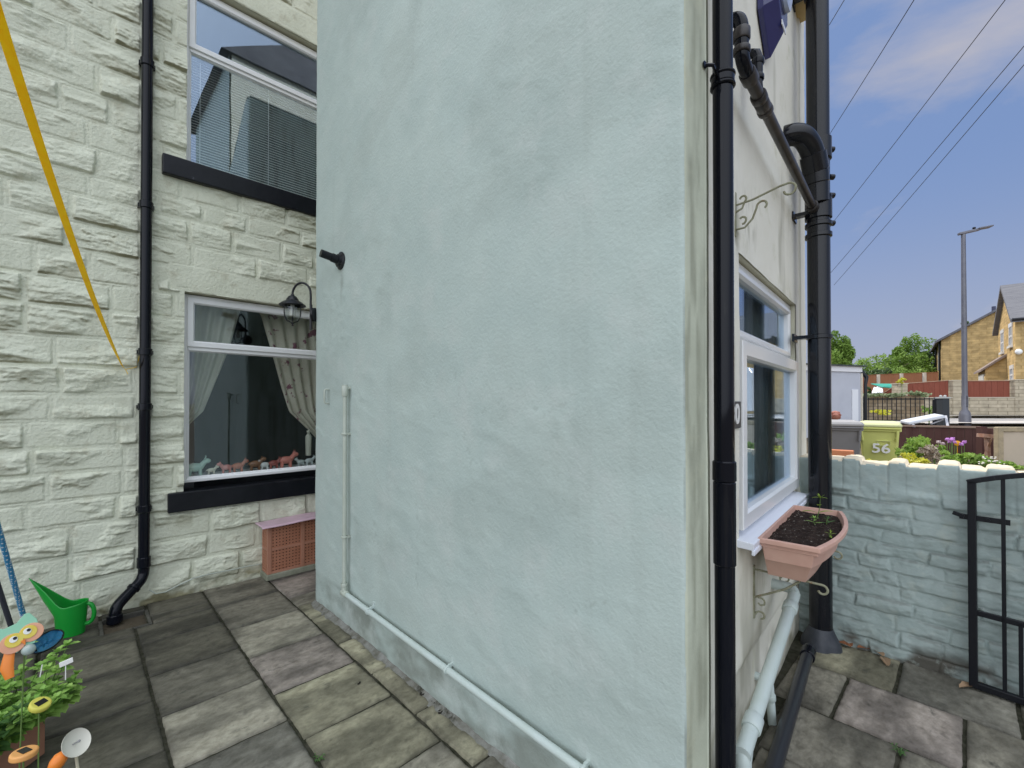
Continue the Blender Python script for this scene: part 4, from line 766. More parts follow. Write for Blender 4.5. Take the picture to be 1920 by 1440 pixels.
def herb(root, h, n_pairs, L_, w_, fb_, sb_, lean=.1, ser=.12, r_=.0025, dirl=None):
    root = Vector(root); ln = rd()*lean+(dirl or Vector()); top = root+Vector((ln.x*h, ln.y*h, h)); sb_.tube([root, root.lerp(top, .5)+rd()*.006, top], [r_, r_*.8, r_*.5], 6); a0 = random.uniform(0, 3)
    for i in range(n_pairs):
        t = .25+.75*i/max(1, n_pairs-1); p = root.lerp(top, t); a = a0+i*1.57; s = (1-.45*t)
        for q in (0, math.pi):
            dv = Vector((math.cos(a+q+random.uniform(-.3, .3)), math.sin(a+q+random.uniform(-.3, .3)), random.uniform(.1, .55))); leaf(fb_, p, dv, L_*s*random.uniform(.8, 1.2), w_*s, random.uniform(.15, .5), .2, ser)
    for q in range(4): leaf(fb_, top, rd(random.uniform(.8, 1.6)), L_*.4, w_*.4, .1, .25, ser)
def seedling(s_, o_, h, L_, name, label, m=LEAF):
    p = P_(s_, o_, .934); t = thing(name, p, label, 'plant'); f_, s2 = MB(), MB(); herb(p, h, 3, L_, L_*.32, f_, s2, .15, 0); f_.build('foliage', m, t, recalc=False); s2.build('stem', STEM, t)
seedling(2.86, .19, .11, .085, 'seedling', 'tallest seedling at the far end of the trough planter', LEAFY); seedling(2.70, .20, .03, .05, 'seedling', 'low broad seedling in the middle of the soil at the far half of the trough'); seedling(2.74, .245, .03, .045, 'seedling', 'low seedling near the curved front rim of the trough', LEAF2); seedling(2.48, .285, .025, .035, 'seedling', 'tiny seedling by the front rim, nearest to the viewer in the trough', LEAFY)
tb = thing('trough_bracket', P_(2.37, 0, .54), 'scrolled wrought iron bracket holding up the trough planter', 'bracket')
for s_ in (2.33, 2.92):
    b = MB(); b.fb(FC, s_-.009, s_+.009, 0, .006, .53, .78); b.tube([P_(s_, .003, .762), P_(s_, .27, .757)]+scroll((.272, .735), .022, 90, -160, s_, .7), .005, 8)
    b.tube([P_(s_, .005, .63), P_(s_, .06, .66), P_(s_, .13, .70), P_(s_, .19, .752)], .005, 8); b.tube(scroll((.030, .612), .022, 120, -150, s_, .5), .0045, 8); b.tube(scroll((.030, .548), .022, 180, -90, s_, .6), .0045, 8); b.build('scroll_arm', RUST, tb)

# ---------------------------------------------------------------- garden wall
gw = thing('garden_wall', (3.69, -1.1, 0), 'low painted brick garden wall with a crumbling uneven top, sea green in the shade', 'wall')
ys_ = np.arange(-2.2, .84, .0066); zs_ = np.arange(-.05, 1.0001, .0066); NT = 26; NP = 26
cop = []                                                             # coping stones: (y0, y1, top)
hitD = lambda px_: FD.hit(px_, 860)[0]
prof = [(1530, 1580, .000), (1580, 1612, .014), (1612, 1665, -.012), (1665, 1698, .010), (1698, 1757, -.012), (1757, 1798, .014), (1798, 1850, -.006), (1850, 1905, .013), (1905, 1960, -.012)]
for a, c, h in prof: cop.append((hitD(c), hitD(a), 1.190+h))
y_ = cop[-1][0]
while y_ > -2.7: l_ = random.uniform(.09, .18); cop.append((y_-l_, y_, 1.19+random.choice([-.012, .018])+random.uniform(-.006, .006))); y_ -= l_
topz = np.full_like(ys_, 1.19)
for a, c, h in cop: topz = np.where((ys_ >= a) & (ys_ < c), h, topz)
k5 = np.ones(1); topz = topz+.003*fbm(ys_*14, ys_*0, 77, 3)
Yg, Zg = np.meshgrid(ys_, zs_)
zz_ = [-.05, .07, .165, .255, .345, .43, .52, .605, .69, .775, .86, .945, 1.03, 1.12]
Hd = stoneface(Yg+.03*fbm(Yg*4, Zg*5, 521, 3), Zg+.022*fbm(Yg*3.1, Zg*4, 523, 4), -.06, 1.2, -2.8, 1.0, amp=.5, l0=.13, l1=.36, joint=.002, forced=zz_, edge=.006)
nfr = int((1.02)/.0085)
# upper front face, stretched to the coping profile
tt = np.linspace(0, 1, NT)[1:]; Yt = np.repeat(ys_[None], NT-1, 0); Zt = 1.0+(topz[None]-1.0)*tt[:, None]
segn = np.zeros_like(ys_)
dj = np.full_like(ys_, 9.)
for a, c, h in cop: dj = np.minimum(dj, np.abs(ys_-a)+.004*vn(ys_*50, ys_*0+h*99, 3))
Ht = .0025*np.clip(dj/.006, 0, 1)[None]*(np.ones_like(Zt))+.006*fbm(Yt*11, Zt*14, 501, 4)+.0; Ht = Ht-.012*np.clip((tt[:, None]-.90)/.1, 0, 1)**2
Hd = Hd+.016*fbm(Yg*2.2, Zg*3, 503, 3)+.0045*fbm(Yg*13, Zg*20, 504, 5, .6)+.004*ridge(Yg*6, Zg*9+Yg*2, 506, 3)*np.clip(2.5*fbm(Yg*2, Zg*2, 507), 0, 1); Ht = Ht*np.clip((Zt-1.0)/.03, 0, 1)+np.repeat(Hd[-1][None], NT-1, 0)*(1-np.clip((Zt-1.0)/.03, 0, 1))
tp = np.linspace(0, 1, NP)[1:]; Xp = 3.585+.215*tp[:, None]+0*ys_[None]; Yp = np.repeat(ys_[None], NP-1, 0); Zp = topz[None]+.004+.010*fbm(Yp*10, Xp*12, 505, 4)-.008*np.clip(1-dj/.02, 0, 1)[None]-.02*np.clip((tp[:, None]-.85)/.15, 0, 1)
Pf = np.concatenate([np.stack([3.58-Hd, Yg, Zg], -1), np.stack([3.58-Ht, Yt, Zt], -1), np.stack([Xp, Yp, Zp], -1), np.stack([np.full_like(ys_, 3.80), ys_, np.full_like(ys_, -.05)], -1)[None]])
topm = mat('bare_coping', (.50, .42, .30), (.36, .30, .21), 9, .9, .1)
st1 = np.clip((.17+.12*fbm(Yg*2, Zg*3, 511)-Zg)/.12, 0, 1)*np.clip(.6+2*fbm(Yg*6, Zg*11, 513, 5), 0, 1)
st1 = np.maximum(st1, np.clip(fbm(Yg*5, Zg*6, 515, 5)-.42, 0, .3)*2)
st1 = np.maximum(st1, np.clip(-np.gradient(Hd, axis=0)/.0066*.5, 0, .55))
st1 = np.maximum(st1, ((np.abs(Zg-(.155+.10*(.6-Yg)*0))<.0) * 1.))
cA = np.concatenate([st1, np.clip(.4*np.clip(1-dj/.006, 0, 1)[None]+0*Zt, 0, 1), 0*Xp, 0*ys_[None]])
bp = np.clip(.55-((Yg-(.06))**2/.02**2+(Zg-.57)**2/.02**2), 0, 1)
ow = grid_obj('wall_body', Pf, PAINT_D, gw, color=cA[..., None])
# cream tops of the coping: second material on faces facing up
me = ow.data; me.materials.append(mat('cream_coping', (.66, .58, .44), (.74, .66, .51), 14, .85, .15, bump=.5, bscale=60, bdist=.004))
nF = (Pf.shape[0]-1)*(Pf.shape[1]-1); mi = np.zeros((Pf.shape[0]-1, Pf.shape[1]-1), np.int32); r0 = len(zs_)+NT-3; mi[r0:, :] = 1
edge_w = (vn(np.arange(mi.shape[1])*.22, np.zeros(mi.shape[1]), 7) > .12); mi[r0-1, edge_w] = 1
me.polygons.foreach_set('material_index', mi.ravel())
# loose bits at the foot
for i, (yy, c) in enumerate(((.52, 'russet'), (.40, 'tan'), (-.02, 'tan'))):
    b = MB(); p0 = Vector((3.525, yy, .012))
    for q in range(3): leaf(b, p0+rd()*.02, rd(.15), .09, .05, .2, .5, .1, 6)
    t = b.build('dry_leaf', mat('dry_leaf_'+str(i), (.22, .09, .04) if i == 0 else (.30, .20, .12), rough=.7), recalc=False); tag(t, ['russet dead leaf curled at the foot of the garden wall by the black boot', 'tan dead leaf beside the russet one along the wall foot', 'tan dead leaf under the left foot of the black gate'][i], 'dead leaf')
# brick on wall top / planter edge beyond
# ---------------------------------------------------------------- gate
gt = thing('metal_gate', (3.49, -.02, 0), 'black wrought iron gate standing open against the garden wall', 'gate')
gA = Vector((3.50, .0, 0)); gB = Vector((3.40, -.9, 0)); gd = (gB-gA).normalized(); gn = Vector((gd.y, -gd.x, 0))
Gp = lambda s_, z_, o_=0: gA+gd*s_+gn*o_+Vector((0, 0, z_))
archz = lambda s_: 1.125+.15*math.sin(math.pi*min(1, s_/.9)*.5+0)**.6 if s_ > 0 else 1.125
tz = lambda s_: 1.128+.085*(1-((s_-.45)/.45)**2)
b = MB()
def gbar(s_, z0, z1, w_=.016, d_=.016): b.beam(Gp(s_, z0), Gp(s_, z1), w_, d_, gd)
b.beam(Gp(.0, .02), Gp(.0, 1.13), .034, .034, gd); b.beam(Gp(.9, .02), Gp(.9, 1.13), .034, .034, gd)
b.beam(Gp(-.017, .03), Gp(.917, .03), .03, .034); b.beam(Gp(0, .42), Gp(.9, .42), .016, .03)
pa = [Gp(s_, tz(s_)) for s_ in np.linspace(-.017, .917, 19)]
for k in range(18): b.beam(pa[k], pa[k+1]+(pa[k+1]-pa[k])*.04, .034, .026)
b.build('gate_frame', IRON, gt, bevel=.003)
for s_ in (.115, .23, .345, .46, .575, .69, .80):
    b = MB(); gbar(s_, .04, tz(s_)-.01) if True else None; b.build('bar', IRON, gt)
for s_ in (.172, .287, .402, .517, .632, .745):
    b = MB(); gbar(s_, .04, .42); b.build('bar', IRON, gt)
b = MB(); b.beam(Gp(-.05, .93, -.0), Gp(.14, .93, 0), .008, .028); b.beam(Gp(-.075, .945), Gp(-.03, .93), .02, .02); b.tube([Gp(.06, .93, -.012), Gp(.06, .93, .012)], .009, 10); b.build('latch', IRON, gt)

# ---------------------------------------------------------------- yard objects, left
# lattice box
cx0, cx1, cy0, cy1, cz1 = 1.215, 1.80, 4.30, 4.465, .485
cr = thing('lattice_box', (1.5, 4.38, .04), 'brown terracotta coloured lattice box with a pink board on top below the lower window', 'storage box')
CRM_ = mat('brown_lattice', (.34, .145, .085), (.40, .18, .11), 8, .55, .3)
b = MB()
def lat(b, P0, du, dv, nu, nv, L1, L2, th):
    cu = L1/nu; cv = L2/nv
    for i in range(nu+1): b.hexa([P0+du*(i*cu-th)+q for q in (Vector(), du*2*th, du*2*th+dn*.006, dn*.006)]+[P0+du*(i*cu-th)+dv*L2+q for q in (Vector(), du*2*th, du*2*th+dn*.006, dn*.006)])
    for j in range(nv+1): b.hexa([P0+dv*(j*cv-th)+q+dn*.001 for q in (Vector(), du*L1, du*L1+dn*.006, dn*.006)]+[P0+dv*(j*cv+th)+q+dn*.001 for q in (Vector(), du*L1, du*L1+dn*.006, dn*.006)])
hw = (cx1-cx0-.09)/2; hh_ = (cz1-.06-.045)/2
dn = Vector((0, -1, 0))
for i in (0, 1):
    for j in (0, 1): lat(b, Vector((cx0+.03+i*(hw+.03), cy0+.008, .06+.01+j*(hh_+.02))), Vector((1, 0, 0)), Vector((0, 0, 1)), 9, 7, hw, hh_, .0085)
dn = Vector((-1, 0, 0))
for j in (0, 1): lat(b, Vector((cx0+.008, cy0+.025, .07+j*(hh_+.02))), Vector((0, 1, 0)), Vector((0, 0, 1)), 3, 8, cy1-cy0-.04, hh_, .009)
b.build('lattice', CRM_, cr)
b = MB()
for x in (cx0+.013, cx0+.045+hw, cx1-.013): b.box(x-.016, x+.016, cy0-.004, cy0+.02, .055, cz1)
for z in (.066, .075+hh_, cz1-.012): b.box(cx0, cx1, cy0-.001, cy0+.018, z-.012, z+.012)
for y in (cy1-.012,): b.box(cx0-.001, cx0+.02, y-.012, y+.012, .055, cz1)
for z in (.066, .075+hh_, cz1-.012): b.box(cx0-.003, cx0+.015, cy0+.02, cy1-.02, z-.01, z+.01)
b.build('box_frame', mat('brown_frame', (.42, .20, .13), (.36, .17, .11), 6, .5), cr, bevel=.002)
b = MB(); b.box(cx0+.03, cx1-.02, cy0+.03, cy1-.01, .06, cz1-.02); b.build('dark_liner', mat('dark_liner', (.02, .012, .01), rough=.9), cr)
n_ = 24; gx, gy = np.meshgrid(np.linspace(1.155, 1.84, 40), np.linspace(4.235, 4.475, 10)); gz = cz1+.010+.006*np.sin(gx*9)-.012*np.clip((4.26-gy)/.03, 0, 1)+.002*fbm(gx*9, gy*9, 4)
o_ = grid_obj('lid_board', np.stack([gx, gy, gz], -1), mat('pink_board', (.60, .42, .50), (.52, .37, .42), 9, .5, .4), cr); so = o_.modifiers.new('s', 'SOLIDIFY'); so.thickness = .006
b = MB(); b.box(1.20, 1.85, 4.285, 4.475, .001, .055); pl = b.build('plinth_stone', mat('mossy_slab', (.3, .3, .24), (.2, .21, .15), 8, .9, .1, bump=.6, bscale=40), cr, bevel=.01)
# cable along wall foot
cb = MB(); cb.tube([(.42, 4.435, .115), (.46, 4.43, .075), (.52, 4.43, .072), (.6, 4.43, .10), (.7, 4.43, .13), (.8, 4.43, .135), (.95, 4.43, .13), (1.1, 4.43, .128), (1.2, 4.435, .12)], .0055, 8); tag(cb.build('cable', PAINT_B.copy() if False else PIPEP), 'thin painted cable sagging along the foot of the stone wall', 'cable')
# watering can
wc = thing('watering_can', (.03, 4.26, 0), 'bright green plastic watering jug with a tall pointed lip by the drain', 'watering can')
GRN = mat('green_plastic', (.010, .30, .035), (.012, .34, .04), 3, .3, .5, transl=.12)
cc = Vector((-.01, 4.24, 0)); lipd = Vector((-.93, .36, 0)).normalized(); sdv = Vector((-lipd.y, lipd.x, 0)); V_ = []; nn = 36; rows = 22
for i in range(rows+1):
    t = i/rows
    for k in range(nn):
        a = 2*math.pi*k/nn; c_a = math.cos(a); rim = .19+.012*(1-c_a)+.215*max(0, c_a)**2.6
        z = .0+rim*t; fl = 1+.28*min(z, .24)/.24; r_ = .072*fl
        u = r_*c_a; v = r_*.80*math.sin(a)
        if z > .14 and c_a > 0: u += (z-.14)*.46*c_a**2; v *= max(.10, 1-max(0, (z-.17))*3.2*c_a)
        V_.append(cc+lipd*u+sdv*v+Vector((0, 0, z+.002)))
b = MB(); b.add(V_, [(i*nn+k, i*nn+(k+1) % nn, (i+1)*nn+(k+1) % nn, (i+1)*nn+k) for i in range(rows) for k in range(nn)]+[tuple(range(nn))[::-1]], True); o_ = b.build('jug_body', GRN, wc); so = o_.modifiers.new('s', 'SOLIDIFY'); so.thickness = .003
bk_ = cc-lipd*.088; b = MB(); b.tube([bk_+lipd*.012+Vector((0, 0, .185))]+[bk_-lipd*(.036*math.sin(R(a))-.002)+Vector((0, 0, .125+.068*math.cos(R(a)))) for a in range(8, 166, 14)]+[bk_+lipd*.02+Vector((0, 0, .055))], .0125, 12); b.build('handle', GRN, wc)
# fishing net style pole with blue spots
net = thing('child_garden_net', (-.2, 4.1, 0), 'blue polka dot pole with a dark blue flat net leaning by the watering jug', 'net')
m = bpy.data.materials.new('polka_dot_blue'); m.use_nodes = True; t = m.node_tree; bs = t.nodes['Principled BSDF']; vo = t.nodes.new('ShaderNodeTexVoronoi'); vo.inputs['Scale'].default_value = 75; vo.inputs['Randomness'].default_value = .15
rp = t.nodes.new('ShaderNodeValToRGB'); rp.color_ramp.elements[0].position = .33; rp.color_ramp.elements[1].position = .38; rp.color_ramp.elements[0].color = (.65, .72, .75, 1); rp.color_ramp.elements[1].color = (.05, .27, .50, 1)
tc = t.nodes.new('ShaderNodeTexCoord'); t.links.new(tc.outputs['Object'], vo.inputs[0]); t.links.new(vo.outputs['Distance'], rp.inputs[0]); t.links.new(rp.outputs[0], bs.inputs['Base Color']); bs.inputs['Roughness'].default_value = .35
n0 = PF(54, 1190, 2.75); n1_ = PF(-16, 945, 2.35); n2_ = n1_+(n1_-n0)*.8
b = MB(); b.tube([n0, n2_], .0125, 16); b.build('pole', m, net)
nf = n0.lerp(n1_, .10); b = MB(); b.tube([n0.lerp(n1_, .06), n0.lerp(n1_, .18)], .0138, 16); b.build('ferrule', mat('silver_label', (.55, .6, .68), rough=.3), net)
NAVY = mat('blue_net', (.010, .10, .22), (.015, .16, .32), 22, .4, .5, bump=.6, bscale=50, bdist=.004)
gx = []; c_n = PF(88, 1202, 2.72); ax1 = (PF(112, 1178, 2.9)-PF(62, 1222, 2.62)).normalized(); ax2 = Vector((.75, -.3, -.35)); ax2 = (ax2-ax1*ax2.dot(ax1)).normalized()
b = MB(); b.tube([c_n+ax1*.15*math.cos(a)+ax2*.055*math.sin(a) for a in np.linspace(0, 2*math.pi, 30, endpoint=False)], .005, 8, closed=True); b.tube([n0.lerp(n1_, -.02), c_n-ax1*.12], .006, 8); b.build('net_rim', IRON, net)
b = MB(); nrm = ax1.cross(ax2).normalized(); 
if nrm.z > 0: nrm = -nrm
Vn = []
for i in range(9):
    t_ = i/8
    for k in range(30): a = 2*math.pi*k/30; Vn.append(c_n+ax1*.148*(t_)*math.cos(a)+ax2*.053*t_*math.sin(a)+nrm*.018*(1-t_*t_)+nrm*.004*math.sin(5*a+i))
b.add(Vn, [(i*30+k, i*30+(k+1) % 30, (i+1)*30+(k+1) % 30, (i+1)*30+k) for i in range(8) for k in range(30)], True); b.build('netting', NAVY, net)
# dark pole
b = MB(); q0 = PF(34, 1215, 2.6); q1_ = PF(-8, 1085, 2.4); b.tube([q0, q1_+(q1_-q0)*.9], .012, 14); pb = b.build('pole', mat('dark_grey_tube', (.05, .055, .07), rough=.4)); tag(pb, 'dark grey pole leaning left of the blue spotted pole', 'pole')
# planter with herbs
PLC = PG(12, 1.72, 0); 
pt = thing('planter_box', (PLC.x, PLC.y, 0), 'terracotta planter box packed with green herbs in the near left corner', 'planter')
def obox(b, c, ux, uy, lx, ly, z0, z1, tp=0.0):
    c = Vector(c); return b.hexa([c+ux*sx*(lx/2-tp)+uy*sy*(ly/2-tp)+Vector((0, 0, z0)) for sx, sy in ((-1, -1), (1, -1), (1, 1), (-1, 1))]+[c+ux*sx*lx/2+uy*sy*ly/2+Vector((0, 0, z1)) for sx, sy in ((-1, -1), (1, -1), (1, 1), (-1, 1))])
pc_ = PF(40, 1400, 1.75); pc_.z = 0; ux = Vector((math.sin(AZ), -math.cos(AZ), 0)); uy = Vector((math.cos(AZ), math.sin(AZ), 0))
pcen = ux*-2.24+uy*1.80
b = MB()
TERB = mat('terracotta_brown', (.34, .16, .10), (.40, .20, .13), 6, .7, .2, bump=.2, bscale=60)
for sx in (-1, 1): obox(b, pcen+ux*sx*.16, ux, uy, .02, .40, 0, .20)
for sy in (-1, 1): obox(b, pcen+uy*sy*.19, ux, uy, .30, .02, 0, .198)
obox(b, pcen, ux, uy, .30, .36, .0, .02); b.build('box', TERB, pt, bevel=.004)
b = MB(); obox(b, pcen, ux, uy, .30, .36, .02, .18); b.build('soil', SOIL_, pt)
labels = ['tall leafy mint plant at the back of the planter under the owl', 'broad leaved pale green mint plant in the middle of the planter', 'upright mint plant at the right rim of the planter', 'dark green herb plant at the front of the planter', 'bushy light green herb filling the front left of the planter']
spots = [(.03, .14, .27, LEAF, 14), (.10, .0, .17, LEAF, 22), (.16, .17, .24, LEAF, 10), (.17, -.16, .13, LEAF2, 20), (.06, -.24, .16, LEAF, 24)]
for (dx, dy, h, lm, cnt), lb in zip(spots, labels):
    rt = pcen+ux*dx+uy*dy+Vector((0, 0, .175)); t = thing('mint_plant', rt, lb, 'plant', 'herbs in the terracotta planter'); f_, s2 = MB(), MB()
    for k in range(cnt): herb(rt+rd()*random.uniform(0, .12), h*random.uniform(.6, 1.1), random.randint(4, 5), random.uniform(.055, .09), random.uniform(.042, .066), f_, s2, .35)
    if dx > .09:
        for k in range(26): herb(rt+ux*(.19-dx)+uy*random.uniform(-.16, .12), random.uniform(.05, .16), 4, random.uniform(.06, .09), random.uniform(.045, .066), f_, s2, .3, dirl=ux*random.uniform(.2, .75))
    if dy < -.1:
        for k in range(46): herb(rt+uy*(-.23-dy+random.uniform(0, .05))+ux*random.uniform(-.2, .2), random.uniform(.08, .17), 4, random.uniform(.06, .09), random.uniform(.045, .066), f_, s2, .3, dirl=-uy*random.uniform(.4, 1.2))
    f_.build('foliage', lm, t, recalc=False); s2.build('stem', STEM, t)
# owl stake
ORG_ = mat('orange_enamel', (.75, .22, .03), rough=.35); MG = mat('mint_enamel', (.30, .60, .42), (.26, .54, .36), 6, .35); PCH = mat('peach_enamel', (.75, .40, .25), (.68, .33, .2), 9, .35); YEL = mat('yellow_enamel', (.72, .50, .04), (.7, .6, .12), 20, .35)
F_o = 1.62; oc = PF(38, 1192, F_o); k_ = F_o/840
ow_ = thing('owl_stake', oc, 'painted owl face garden stake in mint, peach and yellow above the herbs', 'garden ornament')
nO = (Vector((0, 0, EYE))-oc); nO.z = 0; nO.normalize(); nO = (nO+Vector((0, 0, .35))).normalized(); rO = Vector((0, 0, 1)).cross(nO).normalized(); uO = nO.cross(rO); rot = R(17); rO, uO = rO*math.cos(rot)+uO*math.sin(rot), uO*math.cos(rot)-rO*math.sin(rot)
Op = lambda x, y, o=0: oc+rO*x*k_+uO*y*k_+nO*o
def opoly(pts, o, th, name, m, par): 
    b = MB(); b.prism([Op(x, y, o) for x, y in pts], nO*th); return b.build(name, m, par, bevel=.0012)
hd = opoly([(-26, 34), (-14, 24), (2, 24), (16, 34), (26, 34) if False else (22, 32), (27, 16), (26, 2), (22, -12), (12, -24), (0, -20), (-12, -26), (-24, -16), (-28, 0), (-27, 18)], 0, .006, 'owl_head', MG, ow_)
circ = lambda x, y, r_, n=22, sy=1: [(x+r_*math.cos(2*math.pi*q/n), y+r_*sy*math.sin(2*math.pi*q/n)) for q in range(n)]
opoly(circ(-12, -7, 17.5), .006, .003, 'cheek', PCH, ow_); opoly(circ(14, -3, 16.5), .0065, .003, 'cheek', PCH, ow_)
opoly(circ(-9, -3, 12), .010, .002, 'eye_patch', YEL, ow_); opoly(circ(11, 0, 11.5), .0102, .002, 'eye_patch', YEL, ow_)
WEN = mat('white_enamel', (.8, .8, .76), rough=.3); BEN = mat('black_enamel', (.01, .01, .01), rough=.3)
for x, y in ((-9, -1), (10, 2)):
    e = opoly(circ(x, y, 5.5), .0125, .002, 'eye', WEN, ow_); opoly(circ(x+2.2, y+1, 2.8, 14), .0147, .001, 'pupil', BEN, e)
opoly([(-3, -10), (4, -9), (1, -20)], .0128, .003, 'beak', ORG_, ow_)
b = MB(); b.lathe([(0, -.008), (.013, -.006), (.019, 0), (.019, .004), (.013, .012), (0, .016)], Op(2, -30, .002), 18, nO); b.build('glass_lamp', mat('pearly_glass', (.45, .5, .45), (.3, .4, .38), 30, .15), ow_)
b = MB(); b.tube([Op(-20, -20, -.003), Op(-30, -42, .0), Op(-32, -62, -.002)], [.014, .018, .012], 12, flat=.4); b.build('owl_wing', ORG_, ow_); b = MB(); b.tube([Op(0, -20, -.006), Vector((oc.x, oc.y, .2))], .0022, 8); b.build('stake', STEM, ow_)
# solar flower stakes
def ringstake(name, px_, py, F, r_, m, label, tilt, dish=False):
    c = PF(px_, py, F); t = thing(name, Vector((c.x, c.y, .22)), label, 'garden light'); n = Vector(tilt).normalized()
    b = MB()
    if dish: b.lathe([(0, .0), (r_*.5, .004), (r_*.9, .012), (r_, .018), (r_, .020), (r_*.9, .015), (r_*.5, .007), (0, .003)], c, 30, n); b.build('petal_dish', m, t); b = MB(); b.tube([c+n*.003, c+n*.03], [.002, .003], 8); b.ball(c+n*.03, .004, 8); b.build('stamen', mat('stamen_grey', (.3, .3, .3)), t); return t, c, n
    b.lathe([(0, 0), (r_*.9, 0), (r_, .004), (r_, .016), (r_*.9, .020), (0, .020)], c, 26, n); b.build('solar_head', m, t, bevel=.002)
    a = n.cross(Vector((0, 0, 1))).normalized(); u_ = n.cross(a); b = MB(); q = [c+n*.0203+a*x*r_*.52+u_*y*r_*.34 for x, y in ((-1, -1), (1, -1), (1, 1), (-1, 1))]; b.prism(q, n*.0015); b.build('solar_panel', BEN, t)
    b = MB(); b.tube([c, Vector((c.x, c.y, .2))], .0022, 8); b.build('stake', STEM, t); return t, c, n
cv = camo.location
toc = lambda p: (Vector(cv)-p).normalized()
t, c, n = ringstake('flower_light', 135, 1397, 1.42, .040, mat('pearl_petal', (.66, .64, .55), rough=.4), 'cream dish shaped flower light at the front of the herbs', toc(PF(135, 1397, 1.42))+Vector((.5, .25, .0)), True)
b = MB(); b.tube([c-n*.002+Vector((.01, 0, -.03)), Vector((c.x+.02, c.y, c.z-.15))], .004, 8); b.build('stake', mat('cream_stalk', (.6, .55, .4)), t)
b = MB(); pO = PF(106, 1432, 1.38); b.lathe([(0, -.03), (.012, -.022), (.020, 0), (.019, .018), (.010, .03), (0, .033)], pO, 18, (.55, .1, .8)); ob = b.build('orange_bulb', ORG_, t)
ringstake('ring_light', 44, 1420, 1.44, .034, mat('orange_ring', (.78, .38, .12), rough=.4), 'orange ring solar light low among the herbs', (.1, .05, 1))
ringstake('ring_light', 73, 1326, 1.62, .030, mat('yellow_ring', (.62, .58, .10), rough=.4), 'yellow ring solar light half hidden in the herb leaves', (.25, -.3, .8))
b = MB(); pw = PF(112, 1252, 1.62)
b.prism([pw, pw+Vector((.035, -.012, .012)), pw+Vector((.033, -.012, .028)), pw+Vector((-.002, 0, .016))], Vector((0, .002, .001))); b.beam(pw+Vector((-.05, .02, -.02)), pw+Vector((-.045, .02, .02)), .006, .003); b.beam(pw+Vector((.015, 0, -.05)), pw+Vector((.015, 0, .012)), .006, .003); tg = b.build('plant_tag', WEN); tag(tg, 'white plastic plant tag sticking out of the herbs', 'plant label')
# yellow strap
STR = mat('yellow_webbing', (1.0, .70, .01), (1.0, .78, .02), 30, .6, .3, bump=.3, bscale=200, bdist=.001, transl=.45)
hs, hz_ = FA.hit(229, 686, .035); e1 = FA.p(hs, .035, hz_); s0_ = PF(-60, -150, 1.15); pts = []
for k in range(31):
    t_ = k/30; p = e1.lerp(s0_, t_); p.z -= .09*4*t_*(1-t_); pts.append(p)
V_ = []; 
for k, p in enumerate(pts):
    d = (pts[min(k+1, 30)]-pts[max(k-1, 0)]).normalized(); a = d.cross(Vector((-.25, -.9, .15))).normalized(); tw = .0165; V_ += [p-a*tw, p+a*tw]
b = MB(); b.add(V_, [(2*k, 2*k+1, 2*k+3, 2*k+2) for k in range(30)]); o_ = b.build('washing_strap', STR, recalc=False); tag(o_, 'bright yellow webbing strap stretched from the stone wall to above the viewer', 'strap'); so = o_.modifiers.new('s', 'SOLIDIFY'); so.thickness = .003; so.offset = 0
b = MB(); lp = Vector((px0-.03, YA-.03, 1.93)); b.tube([e1, e1+Vector((.02, .01, -.025)), Vector((px0-.05, YA-.012, hz_-.005)), Vector((px0-.035, YA-.02, hz_+.06)), lp], .0022, 6); b.tube([Vector((px0+.041*math.cos(R(a)), yo+.041*math.sin(R(a)), 1.925)) for a in range(0, 360, 20)], .0022, 6, closed=True); b.tube([e1+Vector((.02, .01, -.025)), e1+Vector((.035, .02, -.06))], .002, 6)
tag(b.build('tie_cord', STR), 'thin yellow cord tying the strap end to the long drainpipe', 'cord')
# weed in the right hand paving
for (px_, py, lb, k_2) in ((1684, 1412, 'small green weed sprouting from a paving joint on the right', 5), (597, 1425, 'tiny weed in a joint at the front of the left paving', 3)):
    d = ray(px_, py); t_ = -EYE/d.z; p = Vector((0, 0, EYE))+d*t_; f_, s2 = MB(), MB(); t = thing('weed', p, lb, 'plant')
    for k in range(k_2): herb(p+rd()*.008, random.uniform(.015, .035), 3, .022, .008, f_, s2, .8, 0, .001)
    f_.build('foliage', LEAF2, t, recalc=False); s2.build('stem', STEM, t)
# debris on paving
b = None
for i, (px_, py, lb) in enumerate(((671, 1282, 'dark dead leaf clump on the buff slab'), (792, 1302, 'dark clump in the paving strip nearest the corner end'), (813, 1318, 'dark clump of dirt on the strip close to the wall foot'), (825, 1336, 'dark lump of dirt right of the other lumps on the strip'))):
    d = ray(px_, py); t_ = -EYE/d.z; p = Vector((0, 0, EYE))+d*t_; b = MB()
    for q in range(7): b.ball(p+rd()*.010+Vector((0, 0, .005)), random.uniform(.004, .008), 6, (1, .7, .5))
    tag(b.build('dirt_clump', mat('dead_leaf_dark', (.02, .017, .012), rough=.9)), lb, 'debris')
# ---------------------------------------------------------------- beyond the garden wall
YST = brickmat('yellow_stone', (.72, .51, .235), (.54, .385, .18), (.56, .38, .16), .42, .16, .012, rotz=R(-17))
def hgt(x, y): return float(hz(np.array(x), np.array(y)))
def GP(px_, F): p = PG(px_, F); p.z = hgt(p.x, p.y); return p
UXc = Vector((math.sin(AZ), -math.cos(AZ), 0)); UYc = Vector((math.cos(AZ), math.sin(AZ), 0))
def zat(py, F): return EYE+(757-py)/FPX*F
